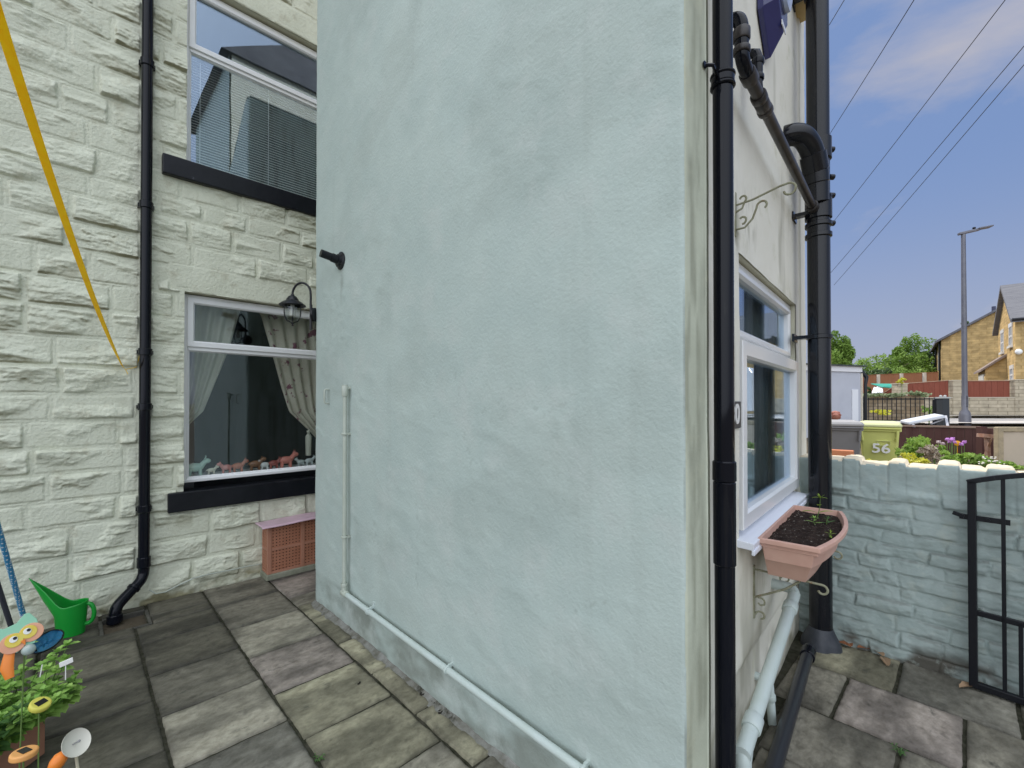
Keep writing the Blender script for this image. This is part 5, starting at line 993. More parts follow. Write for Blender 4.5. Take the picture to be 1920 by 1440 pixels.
# bins
def bin_(px0_, px1_, F, topy, mat_, lidm, label, num=None, yaw=0):
    F_ = F; c = PG((px0_+px1_)/2, F_+.3); w_ = (px1_-px0_)/FPX*F_*.90; zt = zat(topy, F_); g = hgt(c.x, c.y); t = thing('wheelie_bin', (c.x, c.y, g), label, 'wheelie bin')
    an = AZ-math.atan(((px0_+px1_)/2-960)/FPX)+yaw; fy = Vector((math.cos(an), math.sin(an), 0)); fx = Vector((math.sin(an), -math.cos(an), 0)); c = Vector((c.x, c.y, 0)); O = lambda x, y, z: c+fx*x+fy*y+Vector((0, 0, z))
    h = zt-g; z0 = g+.05; wt = w_/2; wb = w_*.40; b = MB()
    ring = lambda k, z, dp: [O(x*k, y*dp, z) for x, y in ((-1, -.85), (-.9, -1), (.9, -1), (1, -.85), (1, .9), (.9, 1), (-.9, 1), (-1, .9))]
    loft(b, [ring(wb, z0, .22), ring(wt*.93, zt-.16, .30), ring(wt*.94, zt-.155, .305), ring(wt*1.03, zt-.15, .325), ring(wt*1.03, zt-.075, .33)], (True, False)); b.build('bin_body', mat_, t, bevel=.006)
    b = MB(); b.tube([O(-wt*.98, -.335, zt-.105), O(wt*.98, -.335, zt-.105)], .016, 10)
    for s_ in (-1, 1): b.beam(O(s_*wt*.80, -.31, zt-.30), O(s_*wt*.84, -.325, zt-.14), .03, .03)
    b.build('front_grip', mat_, t)
    b = MB(); loft(b, [ring(wt*1.05, zt-.08, .35), ring(wt*1.06, zt-.05, .355), ring(wt*.98, zt-.02, .33), ring(wt*.7, zt-.0, .24)], (True, True)); b.build('lid', lidm, t, bevel=.006)
    for s_ in (-1, 1): b = MB(); b.lathe([(0, 0), (.1, 0), (.1, .05), (0, .05)], O(s_*(wb+.0), .25, g+.1), 18, fx*s_); b.build('wheel', BEN, t)
    if num: text_obj(num, .20, 'number', mat('white_vinyl', (.8, .8, .78), rough=.5), t, O(.02, -.300, zt-.42), fx*1.15, Vector((0, 0, 1))*1.0-fy*.1, -fy, bold=.0035, ext_=.006)
    if num:
        b = MB()
        for (x0, x1, z0_, z1_) in ((-.02, .13, -.30, -.297), (-.02, .13, -.37, -.367), (-.02, -.017, -.37, -.30), (.127, .13, -.37, -.30)): b.hexa([O(x, y, zt+z) for z in (z0_, z1_) for x, y in ((x0, -.305), (x1, -.305), (x1, -.28), (x0, -.28))])
        b.build('label_panel', lidm, t)
    return t
BG = mat('green_bin_plastic', (.55, .57, .17), (.60, .62, .20), 3, .5, .35); BGL = mat('green_lid_plastic', (.68, .70, .38), rough=.5)
BGR = mat('grey_bin_plastic', (.17, .165, .17), (.2, .195, .2), 3, .6, .3); BGRL = mat('pale_grey_lid', (.36, .35, .35), rough=.6)
bin_(1613, 1683, 6.9, 791, BG, BGL, 'lime green wheelie bin with white number 56 behind the garden wall', '56')
bin_(1543, 1610, 6.8, 789, BGR, BGRL, 'grey wheelie bin standing left of the green one', None, .08)
# orange brick trough edge
p = PG(1565, 5.1); b = MB(); zt = zat(843, 5.1); bb = Vector((p.x, p.y, 0)); an = R(5); fx = Vector((math.sin(an), -math.cos(an), 0)); fy = Vector((math.cos(an), math.sin(an), 0))
bt_ = thing('brick_trough', (p.x, p.y, hgt(p.x, p.y)), 'orange brick edging piece just behind the garden wall beside the soil pipe', 'brick planter'); obox(b, bb, fx, fy, .34, .12, hgt(p.x, p.y), zt); b.build('bricks', mat('orange_brick', (.50, .17, .08), (.58, .24, .12), 9, .8, bump=.3), bt_, bevel=.008)
# terracotta pot ball ornament
p = PF(1566, 779, 8.2); b = MB(); b.ball(p, .085, 16); b.lathe([(0, 0), (.05, 0), (.03, .03), (.02, .08)], p-Vector((0, 0, .15)), 14)
for k in range(26): b.ball(p+rd(random.uniform(-1, 1)).normalized()*.078, .020, 7)
tag(b.build('terracotta_finial', mat('rust_terracotta', (.30, .10, .07), (.48, .22, .17), 22, .8)), 'rusty terracotta ball ornament in front of the white shed', 'ornament')
# shed
sh = thing('white_shed', PG(1590, 11.5, .6), 'pale flat roofed shed with a dark roof edge behind the bins', 'shed')
SHW = mat('pale_blue_render', (.52, .54, .60), (.48, .50, .56), 2, .8, .2, bump=.2, bscale=12)
a0 = PG(1480, 10.8); a1 = PG(1614, 11.6); dv = (a1-a0).normalized(); nv_ = Vector((-dv.y, dv.x, 0)); 
if nv_.dot(UYc) < 0: nv_ = -nv_
zt = zat(683, 11.2)
def quadbox(b, p, q, n, d0, d1, z0, z1): return b.hexa([p+n*d0+Vector((0, 0, z0)), q+n*d0+Vector((0, 0, z0)), q+n*d1+Vector((0, 0, z0)), p+n*d1+Vector((0, 0, z0)), p+n*d0+Vector((0, 0, z1)), q+n*d0+Vector((0, 0, z1)), q+n*d1+Vector((0, 0, z1)), p+n*d1+Vector((0, 0, z1))])
b = MB(); quadbox(b, a0, a1, nv_, 0, 3.5, .4, zt-.16); b.build('shed_wall', SHW, sh)
b = MB(); quadbox(b, a0-dv*.1, a1+dv*.02, nv_, -.03, .02, zt-.17, zt-.03); b.build('fascia', mat('white_fascia', (.78, .78, .8), rough=.5), sh)
b = MB(); quadbox(b, a0-dv*.1, a1+dv*.12, nv_, -.08, 3.6, zt-.03, zt); b.build('roof', mat('felt_roof', (.06, .07, .07), rough=.8), sh)
b = MB(); quadbox(b, a1-dv*.34, a1-dv*.12, nv_, -.02, -.004, .5, zt-.62); b.build('door_strip', mat('white_strip', (.78, .8, .84), rough=.6), sh)
b = MB(); quadbox(b, a1+dv*.005, a1+dv*.05, nv_, -.02, .06, .5, zt-.2); b.build('corner_post', mat('cream_post', (.7, .64, .52), rough=.6), sh)
b = MB(); b.tube([a1+dv*.1+nv_*.1+Vector((0, 0, zt-.08)), a1+dv*.22+Vector((0, 0, zt-.30)), a1+dv*.10+nv_*-.05+Vector((0, 0, zt-.5)), a1+dv*.11+nv_*-.05+Vector((0, 0, .6))], [.05, .05, .035, .035], 10); b.build('downpipe', IRON, sh)
# railings
def railing(px0_, px1_, F0, F1, z0y, z1y, nb, name, label, m, post=True):
    A0 = PG(px0_, F0); A1 = PG(px1_, F1); t = thing(name, ((A0+A1)/2)+Vector((0, 0, hgt(A0.x, A0.y))), label, 'railing'); b = MB(); za, zb = zat(z1y, F0), zat(z1y, F1); ya, yb = zat(z0y, F0), zat(z0y, F1)
    b.beam(A0+Vector((0, 0, za)), A1+Vector((0, 0, zb)), .03, .03); b.beam(A0+Vector((0, 0, ya)), A1+Vector((0, 0, yb)), .03, .03)
    for q, (c_, z1_) in enumerate(((A0, za), (A1, zb))): b.beam(c_+Vector((0, 0, hgt(c_.x, c_.y))), c_+Vector((0, 0, z1_+.05)), .05, .05)
    b.build('rail_frame', m, t)
    for k in range(1, nb):
        p = A0.lerp(A1, k/nb); b = MB(); b.tube([p+Vector((0, 0, ya+(yb-ya)*k/nb)), p+Vector((0, 0, za+(zb-za)*k/nb+.04))], .011, 6); b.build('bar', m, t)
    return t
railing(1620, 1778, 13.4, 13.2, 788, 748, 18, 'metal_railing', 'thin black metal railings in front of the ivy topped wall', IRON)
# low kerb under the railings and grey post
p = GP(1768, 12.6); b = MB(); t = thing('grey_bollard', p, 'dark ribbed plastic post box at the end of the railings', 'post'); z0 = p.z; zt = zat(745, 12.6)
obox(b, Vector((p.x, p.y, 0)), UXc, UYc, .19, .19, z0, zt-.03); b.build('body', mat('dark_plastic', (.035, .04, .045), rough=.5), t, bevel=.01)
b = MB(); obox(b, Vector((p.x, p.y, 0)), UXc, UYc, .22, .22, zt-.03, zt+.01)
for k in (-1, 1): b.ball(Vector((p.x, p.y, zt+.03))+UXc*k*.06, .035, 8)
b.build('cap', mat('pale_cap', (.45, .46, .45)), t)
b = MB(); p = GP(1753, 12.9); obox(b, Vector((p.x, p.y, 0)), UXc, UYc, .08, .08, p.z, zat(750, 12.9)); b.lathe([(.04, 0), (.05, .02), (0, .08)], Vector((p.x, p.y, zat(750, 12.9))), 10); tag(b.build('gate_post', IRON), 'narrow black metal gate post left of the ribbed plastic post', 'post')
# ivy topped brown wall behind the railings
iw = thing('ivy_wall', GP(1675, 15.5), 'brown stone wall behind the railings with ivy along its top', 'wall'); A0 = PG(1612, 15.8); A1 = PG(1734, 15.2); dvi = (A1-A0).normalized(); b = MB(); quadbox(b, A0, A1, UYc, 0, .3, .6, zat(742, 15.5)); b.build('wall_body', brickmat('brown_stone', (.30, .22, .14), (.36, .29, .20), (.2, .16, .11), .35, .12, rotz=-R(44)), iw)
def leafcloud(name, c, rad, n, L_, m, parent=None, clumps=14, up=.3):
    c = np.array(c, float); rad = np.array(rad, float); cl = rng.normal(size=(clumps, 3)); cl /= np.linalg.norm(cl, axis=1)[:, None]; cl *= rng.uniform(.25, 1., (clumps, 1)); cr = rng.uniform(.13, .36, clumps)
    i = rng.integers(0, clumps, n); d = rng.normal(size=(n, 3)); d /= np.linalg.norm(d, axis=1)[:, None]; r_ = rng.uniform(.4, 1.05, (n, 1))**.6
    P0 = c+(cl[i]+d*r_*cr[i][:, None])*rad
    a = rng.normal(size=(n, 3)); a /= np.linalg.norm(a, axis=1)[:, None]; q = rng.normal(size=(n, 3)); q[:, 2] += up*3; bb = np.cross(a, q); bb /= np.linalg.norm(bb, axis=1)[:, None]+1e-9
    s = L_*rng.uniform(.6, 1.3, (n, 1)); V_ = np.stack([P0-a*s, P0-bb*s*.5, P0+a*s, P0+bb*s*.5], 1).reshape(-1, 3); Q_ = np.arange(4*n).reshape(n, 4)
    O = np.array(ORG[parent.name]) if parent is not None else c*np.array([1, 1, 0])+np.array([0, 0, c[2]-rad[2]])
    me = bpy.data.meshes.new(name); me.vertices.add(4*n); me.vertices.foreach_set('co', (V_-O).astype(np.float32).ravel()); me.loops.add(4*n); me.loops.foreach_set('vertex_index', Q_.ravel().astype(np.int32)); me.polygons.add(n); me.polygons.foreach_set('loop_start', np.arange(0, 4*n, 4, dtype=np.int32)); me.update(calc_edges=True); me.materials.append(m)
    o = bpy.data.objects.new(name, me); col.objects.link(o); ORG[o.name] = Vector(O)
    if parent is not None: o.parent = parent
    else: o.location = Vector(O)
    return o
IVY = mat('ivy_leaf', (.16, .22, .10), (.45, .50, .32), 2.5, .6, transl=.2, det=2)
mid = (A0+A1)/2; mid.z = zat(739, 15.4)
for k in range(6):
    q = A0.lerp(A1, (k+.5)/6); leafcloud('ivy', (q.x, q.y, zat(740, 15.4)), (.42, .42, .10), 240, .05, IVY, iw, 10)
# boundary wall with pillars and fence panels
bw = thing('boundary_wall', GP(1800, 21), 'long cream stone wall across the road with square pillars', 'wall')
CST = brickmat('cream_stone_wall', (.55, .48, .36), (.48, .42, .31), (.34, .29, .21), .5, .17, .012, rotz=-R(44.3))
def LW(px_, F): return PG(px_, F)
W0, W1 = LW(1700, 22.2), LW(1990, 20.6); FW = lambda px_: 22.2+(px_-1700)/290*-1.6
b = MB(); quadbox(b, LW(1697, FW(1697)), W1, UYc, 0, .3, .5, zat(746, 21.5)); b.build('wall_body', CST, bw)
b = MB(); quadbox(b, LW(1697, FW(1697)), W1, UYc, -.02, .32, zat(746, 21.5), zat(744.6, 21.5)); b.build('coping', mat('stone_coping', (.5, .45, .36), rough=.8), bw)
for a, c_, ty in ((1683, 1700, 720), (1785, 1804, 714), (1901, 1925, 713)):
    b = MB(); quadbox(b, LW(a, FW(a)), LW(c_, FW(c_)), UYc, -.06, .34, .5, zat(ty, FW(a))); b.build('pillar', CST, bw); b = MB(); quadbox(b, LW(a-1, FW(a)), LW(c_+1, FW(c_)), UYc, -.09, .37, zat(ty, FW(a)), zat(ty-1.5, FW(a))); b.build('pillar_cap', mat('pillar_cap', (.5, .45, .35), rough=.8), bw)
def boards(name, m1, c1_, c2_, sc):   # close boarded fence material: boards as real grooves is geometry below
    return mat(name, c1_, c2_, 3, .75, .2, stretch=(1, 1, .2), c3=(c1_[0]*.6, c1_[1]*.6, c1_[2]*.6), c3scale=2.5, c3pos=(.55, .8))
RED_ = boards('red_brown_fence', 0, (.19, .055, .035), (.24, .075, .05), 3); ORB = boards('orange_brown_fence', 0, (.28, .12, .06), (.34, .15, .08), 3)
def fence(pA, pB, zA0, zB0, zA1, zB1, m, name, label, group, bwid=.11, frame=None):
    L_ = (pB-pA).length; d = (pB-pA)/L_; n = Vector((d.y, -d.x, 0)); 
    if n.dot(UYc) > 0: n = -n
    t = thing('board_fence', (pA+pB)/2+Vector((0, 0, min(zA0, zB0))), label, 'fence', group); b = MB(); k = int(L_/bwid)
    for i in range(k):
        u0, u1 = i/k, (i+1)/k-.004/L_; o = .006*(i % 2); q = lambda u, z, w_: pA+d*L_*u+n*w_+Vector((0, 0, z))
        z0_ = lambda u: zA0+(zB0-zA0)*u; z1_ = lambda u: zA1+(zB1-zA1)*u
        b.hexa([q(u0, z0_(u0), o), q(u1, z0_(u1), o), q(u1, z0_(u1), o-.02), q(u0, z0_(u0), o-.02), q(u0, z1_(u0), o), q(u1, z1_(u1), o), q(u1, z1_(u1), o-.02), q(u0, z1_(u0), o-.02)])
    b.build('boards', m, t); b = MB(); b.beam(pA+Vector((0, 0, zA1+.02)), pB+Vector((0, 0, zB1+.02)), .06, .03); b.build('cap_rail', frame or m, t); return t
FR_ = mat('fence_cap', (.40, .26, .18), rough=.7)
for (a, c_, ya, yb, lb) in ((1701, 1784, 719.5, 713.5, 'red brown fence panel between the first two pillars of the cream wall'), (1805, 1900, 714.5, 714, 'red brown fence panel right of the lamp post between two pillars')):
    pA = LW(a, FW(a))+UYc*.15; pB = LW(c_, FW(c_))+UYc*.15; fence(pA, pB, zat(745, 21.5), zat(745, 21.5), zat(ya, FW(a)), zat(yb, FW(c_)), RED_, 'fence_panel', lb, 'panels on the cream boundary wall', frame=FR_)
pA = LW(1652, 23.2); pB = LW(1683, 22.4); fence(pA, pB, .9, .9, zat(741, 23.2), zat(721, 22.4), RED_, 'fence_panel', 'sloping topped red brown panel left of the first pillar', 'panels on the cream boundary wall', frame=FR_)
# back fence
CON = mat('concrete_post', (.55, .50, .42), rough=.85); fx_ = [1610, 1646, 1689, 1732, 1760]; fy_ = [705, 703, 701, 699.5, 698]; FF = [29.5, 28.8, 28, 27.2, 26.8]
lbs = ['orange brown fence panel beside the white shed, far back', 'orange brown far fence panel left of the yellow shrub', 'orange brown far fence panel right of the yellow shrub', 'last orange brown far fence panel beside the tall stone house']
for k in range(4):
    pA, pB = PG(fx_[k], FF[k]), PG(fx_[k+1], FF[k+1]); fence(pA, pB, 1.0, 1.0, zat(fy_[k], FF[k]), zat(fy_[k+1], FF[k+1]), ORB, 'fence_panel', lbs[k], 'far fence panels')
for k in range(1, 4):
    c = PG(fx_[k], FF[k])-UYc*.06; b = MB(); obox(b, c, UXc, UYc, .13, .13, .8, zat(fy_[k]-.6, FF[k])); tag(b.build('fence_post', CON), ['pale concrete post left of the green tarpaulin', 'pale concrete post right behind the yellow shrub', 'pale concrete post nearest the tall stone house'][k-1], 'post', 'concrete fence posts')
# green tarp and sheet
tp_ = MB(); tv = [PF(1633, 719, 24.5), PF(1684, 719.5, 24.2), PF(1673, 727, 23.4), PF(1655, 725, 23.3)]; tp_.prism(tv, Vector((0, 0, -.04))); tag(tp_.build('green_tarpaulin', mat('teal_tarp', (.05, .36, .27), (.06, .42, .32), 2, .6, transl=.2)), 'green tarpaulin stretched over the yard by the far fence', 'tarpaulin')
b = MB(); gx, gy = np.meshgrid(np.linspace(0, 1, 14), np.linspace(0, 1, 12)); q0, q1_, q2, q3 = [np.array(PF(*a)) for a in ((1634, 737, 22.8), (1656, 737, 22.8), (1655, 726, 23.6), (1639, 725, 23.6))]
Ps = (q0*(1-gx)[..., None]+q1_*gx[..., None])*(1-gy)[..., None]+(q3*(1-gx)[..., None]+q2*gx[..., None])*gy[..., None]; Ps[..., 2] += .06*fbm(gx*5, gy*5, 3); o_ = grid_obj('white_sheet', Ps, mat('white_cover', (.72, .70, .78), rough=.7)); so = o_.modifiers.new('s', 'SOLIDIFY'); so.thickness = .02; tag(o_, 'crumpled white cover under the green tarpaulin', 'sheet')
YLF = mat('yellow_leaf', (.52, .50, .03), (.62, .62, .08), 5, .5, transl=.3); GRL = mat('tree_leaf', (.14, .24, .04), (.22, .34, .07), .35, .6, .2, transl=.25, det=3); GRL2 = mat('pale_tree_leaf', (.19, .30, .06), (.27, .40, .10), .5, .6, .2, transl=.25, det=3); DGL = mat('deep_tree_leaf', (.04, .08, .025), (.07, .12, .035), .5, .6, transl=.2)
def plant(px_, py, F, rad, n, L_, m, name, label, cat='shrub', cl=12, group=None, stem=True):
    c = PF(px_, py, F); g = hgt(c.x, c.y); t = thing(name, (c.x, c.y, g), label, cat, group); leafcloud('foliage', c, rad, n, L_, m, t, cl)
    if stem: b = MB(); b.tube([(c.x, c.y, g-.02), (c.x, c.y, c.z)], [.02, .008], 6); b.build('stem', STEM, t)
    return t
c = plant(1691, 714, 21.9, (.22, .22, .14), 160, .06, YLF, 'yellow_shrub', 'bright yellow shrub in a pot on top of the first pillar')
plant(1655, 773, 14.2, (.4, .3, .10), 220, .05, YLF, 'yellow_shrub', 'low yellow green plant behind the railings'); plant(1742, 768, 13.8, (.18, .18, .16), 140, .045, GRL2, 'green_shrub', 'small green plant behind the right end of the railings'); plant(1627, 733, 22, (.3, .3, .28), 200, .07, DGL, 'dark_shrub', 'dark shrub beside the shed downpipe')
# lamp post
lp_ = GP(1809, 14.2); LPM = mat('galvanised_steel', (.13, .13, .155), (.17, .17, .19), 3, .45, .5, metal=.5); st_l = thing('street_lamp', lp_, 'tall grey street lamp with a flat head on the pavement', 'street lamp'); zt = zat(436, 14.2); g = lp_.z
lp = Vector((lp_.x, lp_.y, 0))
b = MB(); b.lathe([(.16, g-.1), (.15, g+.02), (.145, g+.32), (.13, g+.42), (.072, g+.52), (.070, g+1.2), (.066, zt*.6), (.056, zt-.3), (.055, zt)], lp, 20); b.build('pole', LPM, st_l)
b = MB(); ad = (UXc*.96-UYc*.25).normalized(); b.beam(lp+Vector((0, 0, zt-.02))-ad*.12, lp+Vector((0, 0, zt+.08))+ad*.42, .13, .07); b.beam(lp+Vector((0, 0, zt+.09))+ad*.36, lp+Vector((0, 0, zt+.14))+ad*.72, .22, .045); b.build('lamp_head', LPM, st_l, bevel=.01)
b = MB(); b.lathe([(.04, 0), (.045, .04), (0, .06)], lp+ad*.28+Vector((0, 0, zt+.11)), 10); b.build('sensor_cap', IRON, st_l); b = MB(); obox(b, lp, UXc, UYc, .03, .2, g+.6, g+.95); b.build('service_door', LPM, st_l)
# garden close to the wall: dark fence, broken post, boards
DKF = boards('dark_stained_fence', 0, (.075, .035, .030), (.10, .05, .045), 3)
pA, pB = PG(1684, 8.6), PG(1838, 8.0); fence(pA, pB, .2, .2, zat(800, 8.6), zat(803, 8.0), DKF, 'fence_panel', 'dark brown low fence panel behind the flowering plants', None, .10, mat('worn_rail', (.26, .18, .14), rough=.8))
for k, (a, c_, lb) in enumerate(((1835, 1845, 'dark brown post left of the broken timber'), (1853, 1870, 'dark brown post right of the broken timber'))):
    b = MB(); p = PG((a+c_)/2, 7.6); obox(b, p, UXc, UYc, (c_-a)/FPX*7.6, .1, .2, zat(800+k*3, 7.6)); tag(b.build('timber_post', DKF), lb, 'post')
b = MB(); b.beam(PF(1853, 860, 7.4), PF(1850, 818, 7.4), .05, .05); b.beam(PF(1838, 816, 7.35), PF(1858, 818, 7.35), .12, .06); b.beam(PF(1846, 858, 7.5), PF(1858, 822, 7.3), .03, .03); tag(b.build('broken_timber', mat('weathered_wood', (.30, .15, .10), (.45, .32, .26), 12, .8)), 'broken weathered timber standing between two dark posts', 'timber')
pb = thing('rotten_board', PG(1895, 7.0, .2), 'pale weathered board panel with a rotten top edge at the far right', 'board'); b = MB(); quadbox(b, PG(1868, 7.1), PG(1878, 7.1), UYc, -.03, .05, .2, zat(801, 7.1)); quadbox(b, PG(1870, 7.1), PG(1960, 7.0), UYc, -.02, .05, zat(810, 7.0), zat(801, 7.0)); b.build('panel_frame', mat('rotten_timber', (.42, .34, .22), (.30, .25, .17), 10, .85, bump=.5), pb, bevel=.01)
b = MB(); quadbox(b, PG(1878, 7.1), PG(1911, 7.05), UYc, .0, .03, .2, zat(810, 7.0)); quadbox(b, PG(1911.5, 7.05), PG(1960, 7.0), UYc, .005, .03, .2, zat(810, 7.0)); b.build('panel_board', mat('beige_board', (.50, .42, .33), (.44, .38, .29), 2, .8), pb)
# mattress-like white thing
sr = thing('old_sink_unit', GP(1740, 9.6), 'dumped white plastic shower tray tilted on its edge behind the dark fence', 'shower tray'); b = MB(); q = [PF(1705, 797, 9.4), PF(1704, 791, 9.4), PF(1770, 778, 9.5), PF(1775, 784, 9.5)]; b.prism(q, UYc*.22+Vector((0, 0, .03))); b.build('tray_body', mat('white_tray', (.66, .68, .72), rough=.35), sr, bevel=.02)
b = MB(); b.beam(PF(1773, 780, 9.6), PF(1777, 800, 9.3), .04, .03); b.beam(PF(1712, 796, 9.4), PF(1716, 806, 9.3), .04, .03); b.beam(PF(1745, 795, 9.5), PF(1768, 787, 9.6), .03, .02); b.build('tray_leg', mat('grey_tray_edge', (.4, .4, .43), rough=.5), sr)
# flowering plants right behind the garden wall
PUR = mat('purple_flower', (.42, .16, .50), (.55, .26, .60), 30, .7); PLM = mat('pale_flower', (.50, .38, .42), (.62, .52, .52), 20, .8); ORF = mat('orange_flower', (.80, .38, .02), rough=.6)
BRT = mat('fresh_leaf', (.20, .34, .06), (.30, .44, .09), 9, .55, .3, transl=.35); WHF = mat('white_flower', (.75, .72, .66), rough=.7)
plant(1722, 842, 5.6, (.30, .24, .17), 900, .032, BRT, 'leafy_shrub', 'bright green leafy shrub at the left end of the flower bed', 'shrub', 22)
plant(1718, 862, 4.7, (.20, .16, .06), 260, .022, YLF, 'yellow_stonecrop', 'yellow green stonecrop spilling over the wall top', 'plant', 10, None, False)
plant(1752, 852, 5.3, (.18, .2, .10), 420, .024, mat('pink_buds', (.42, .34, .26), (.50, .42, .36), 40, .8), 'pale_heather', 'pale pinkish flower cluster between the green shrub and the chives', 'plant', 14)
plant(1788, 862, 5.0, (.30, .2, .10), 700, .026, BRT, 'leafy_plant', 'fresh green clump below the purple chives', 'plant', 18)
plant(1836, 866, 4.9, (.26, .2, .10), 600, .026, GRL2, 'leafy_plant', 'green clump with white flowers near the broken timber', 'plant', 16)
plant(1900, 872, 4.7, (.16, .2, .05), 300, .026, BRT, 'leafy_plant', 'low green plant in front of the rotten board', 'plant', 10)
plant(1692, 858, 5.2, (.07, .07, .06), 120, .022, YLF, 'yellow_sprig', 'small yellow sprig right of the green bin foot', 'plant', 6)
plant(1630, 866, 4.9, (.07, .07, .025), 60, .018, YLF, 'yellow_sprig', 'small yellow sprig with white petals below the number 56', 'plant', 5)
ch = PF(1785, 830, 5.3); t = thing('chives', (ch.x, ch.y, .25), 'purple flowering chives standing above the flower bed', 'flower'); s2 = MB(); hd_ = []
for (px_, py) in ((1760, 829), (1768, 832), (1776, 824), (1781, 828), (1786, 823), (1790, 829), (1793, 832), (1803, 833), (1808, 829), (1784, 825)):
    p = PF(px_, py, 5.3+random.uniform(-.1, .1)); s2.tube([(p.x+random.uniform(-.04, .04), p.y, .5), p], .003, 5); hd_.append(p)
s2.build('stem', STEM, t)
for i, p in enumerate(hd_):
    b = MB(); b.ball(p, .019, 8)
    for q in range(14): b.ball(p+Vector((rd().x*.016, rd().y*.016, random.uniform(-.012, .016))), .006, 4)
    b.build('flower_head', PUR if i not in (0, 1) else PLM, t)
b = MB(); p = PF(1795, 831, 5.25); b.lathe([(0, 0), (.022, .002), (.03, .008), (.02, .012), (0, .016)], p, 12, toc(p)); b.tube([p, (p.x, p.y, .5)], .003, 5); tag(b.build('orange_flower', ORF), 'single orange flower among the purple chives', 'flower')
for k, (px_, py) in enumerate(((1848, 858), (1858, 864), (1862, 858), (1870, 866), (1878, 870), (1840, 868))):
    b = MB(); p = PF(px_, py, 4.65)
    for q in range(6): b.ball(p+rd()*.018+Vector((0, 0, random.uniform(-.01, .01))), .009, 5, (1, 1, .6))
    tag(b.build('white_blossom', WHF), 'small white blossom among the leaves on the wall top', 'flower', 'white blossoms by the wall top')
# ---------------------------------------------------------------- houses
def rotv(a): return Vector((math.cos(a), math.sin(a), 0))
gn_ = R(184.7); gdir = rotv(gn_-R(90)); gdep = rotv(gn_+R(180))     # big gable faces us; gdir runs along it
if gdir.dot(UXc) < 0: gdir = -gdir
def ray_line(px_, P0, d):      # where the view column px_ meets the ground line P0 + d t
    r_ = ray(px_, 757); det = r_.x*(-d.y)+d.x*r_.y; t = (P0.x*(-d.y)+d.x*P0.y)/det; return Vector((r_.x*t, r_.y*t, 0)), t
def ztop(px_, py, P): r_ = ray(px_, py); F = math.hypot(P.x, P.y)/math.hypot(r_.x, r_.y); return EYE+r_.z*F
h1 = thing('gable_house', GP(1820, 32), 'large ochre stone house with a blank gable end facing the road', 'house')
c0 = PG(1766, 33); c1_, _ = ray_line(1905, c0, gdir); zl = ztop(1766, 638, c0); mid_, _ = ray_line(1885, c0, gdir); zr = ztop(1885, 576, mid_); end_ = mid_+gdir*(mid_-c0).length; dep = gdep*9
b = MB(); V_ = [c0+Vector((0, 0, .5)), end_+Vector((0, 0, .5)), end_+Vector((0, 0, zl)), mid_+Vector((0, 0, zr)), c0+Vector((0, 0, zl))]; b.prism(V_, dep); b.build('house_wall', YST, h1)
b = MB(); e_ = -gdep*.25; th = Vector((0, 0, .16)); sl_ = (c0+Vector((0, 0, zl))-mid_-Vector((0, 0, zr))).normalized()*.4
b.prism([c0+Vector((0, 0, zl+.01))+e_+sl_, mid_+Vector((0, 0, zr+.01))+e_, mid_+Vector((0, 0, zr+.01))+e_+th, c0+Vector((0, 0, zl+.01))+e_+sl_+th], dep*1.05); sr_ = (end_+Vector((0, 0, zl))-mid_-Vector((0, 0, zr))).normalized()*.4
b.prism([end_+Vector((0, 0, zl+.01))+e_+sr_, mid_+Vector((0, 0, zr+.01))+e_, mid_+Vector((0, 0, zr+.01))+e_+th, end_+Vector((0, 0, zl+.01))+e_+sr_+th], dep*1.05); b.build('roof', SLATE, h1)
for (fr_) in (.35, 5.2):
    b = MB(); p = c0-gdir*.08+gdep*fr_; b.tube([p+Vector((0, 0, .6)), p+Vector((0, 0, zl))], .06, 8); b.build('downpipe', IRON, h1)
for (f0, f1, z0_, z1_) in ((1.6, 2.5, 4.2, 5.6), (3.2, 4.0, 4.2, 5.6), (6.2, 7, 4.2, 5.6)):
    b = MB(); b.hexa([c0-gdir*o+gdep*f+Vector((0, 0, z)) for z in (z0_, z1_) for f, o in ((f0, .03), (f1, .03), (f1, -.05), (f0, -.05))]); b.build('window', mat('window_dark', (.35, .35, .36), rough=.2), h1)
b = MB(); pz, _ = ray_line(1870, c0, gdir); b.tube([pz+gdep*1.2+Vector((0, 0, 6)), pz+gdep*1.2+Vector((0, 0, ztop(1871, 569, pz)))], .11, 10); b.build('flue', mat('dark_blue_flue', (.05, .055, .10), rough=.5), h1)
# right house
h2 = thing('pitched_house', GP(1900, 25), 'ochre stone house with a steep lit gable and grey slate roof at the far right', 'house')
gn2 = R(94.7); g2 = rotv(gn2-R(90)); 
if g2.dot(UXc) < 0: g2 = -g2
Q0 = PG(1873, 25.9); g2 = -g2 if g2.dot(UYc) > 0 else g2; Q1, _ = ray_line(1905, Q0, g2); Qm, _ = ray_line(1886, Q0, g2)
d2_ = rotv(gn2+R(180)); zE = ztop(1905, 596, Q1); zR = ztop(1886, 541, Qm); zE0 = ztop(1873, 620, Q0); Qm = (Q0+Q1)/2; zR = ztop(1886, 541, Qm)
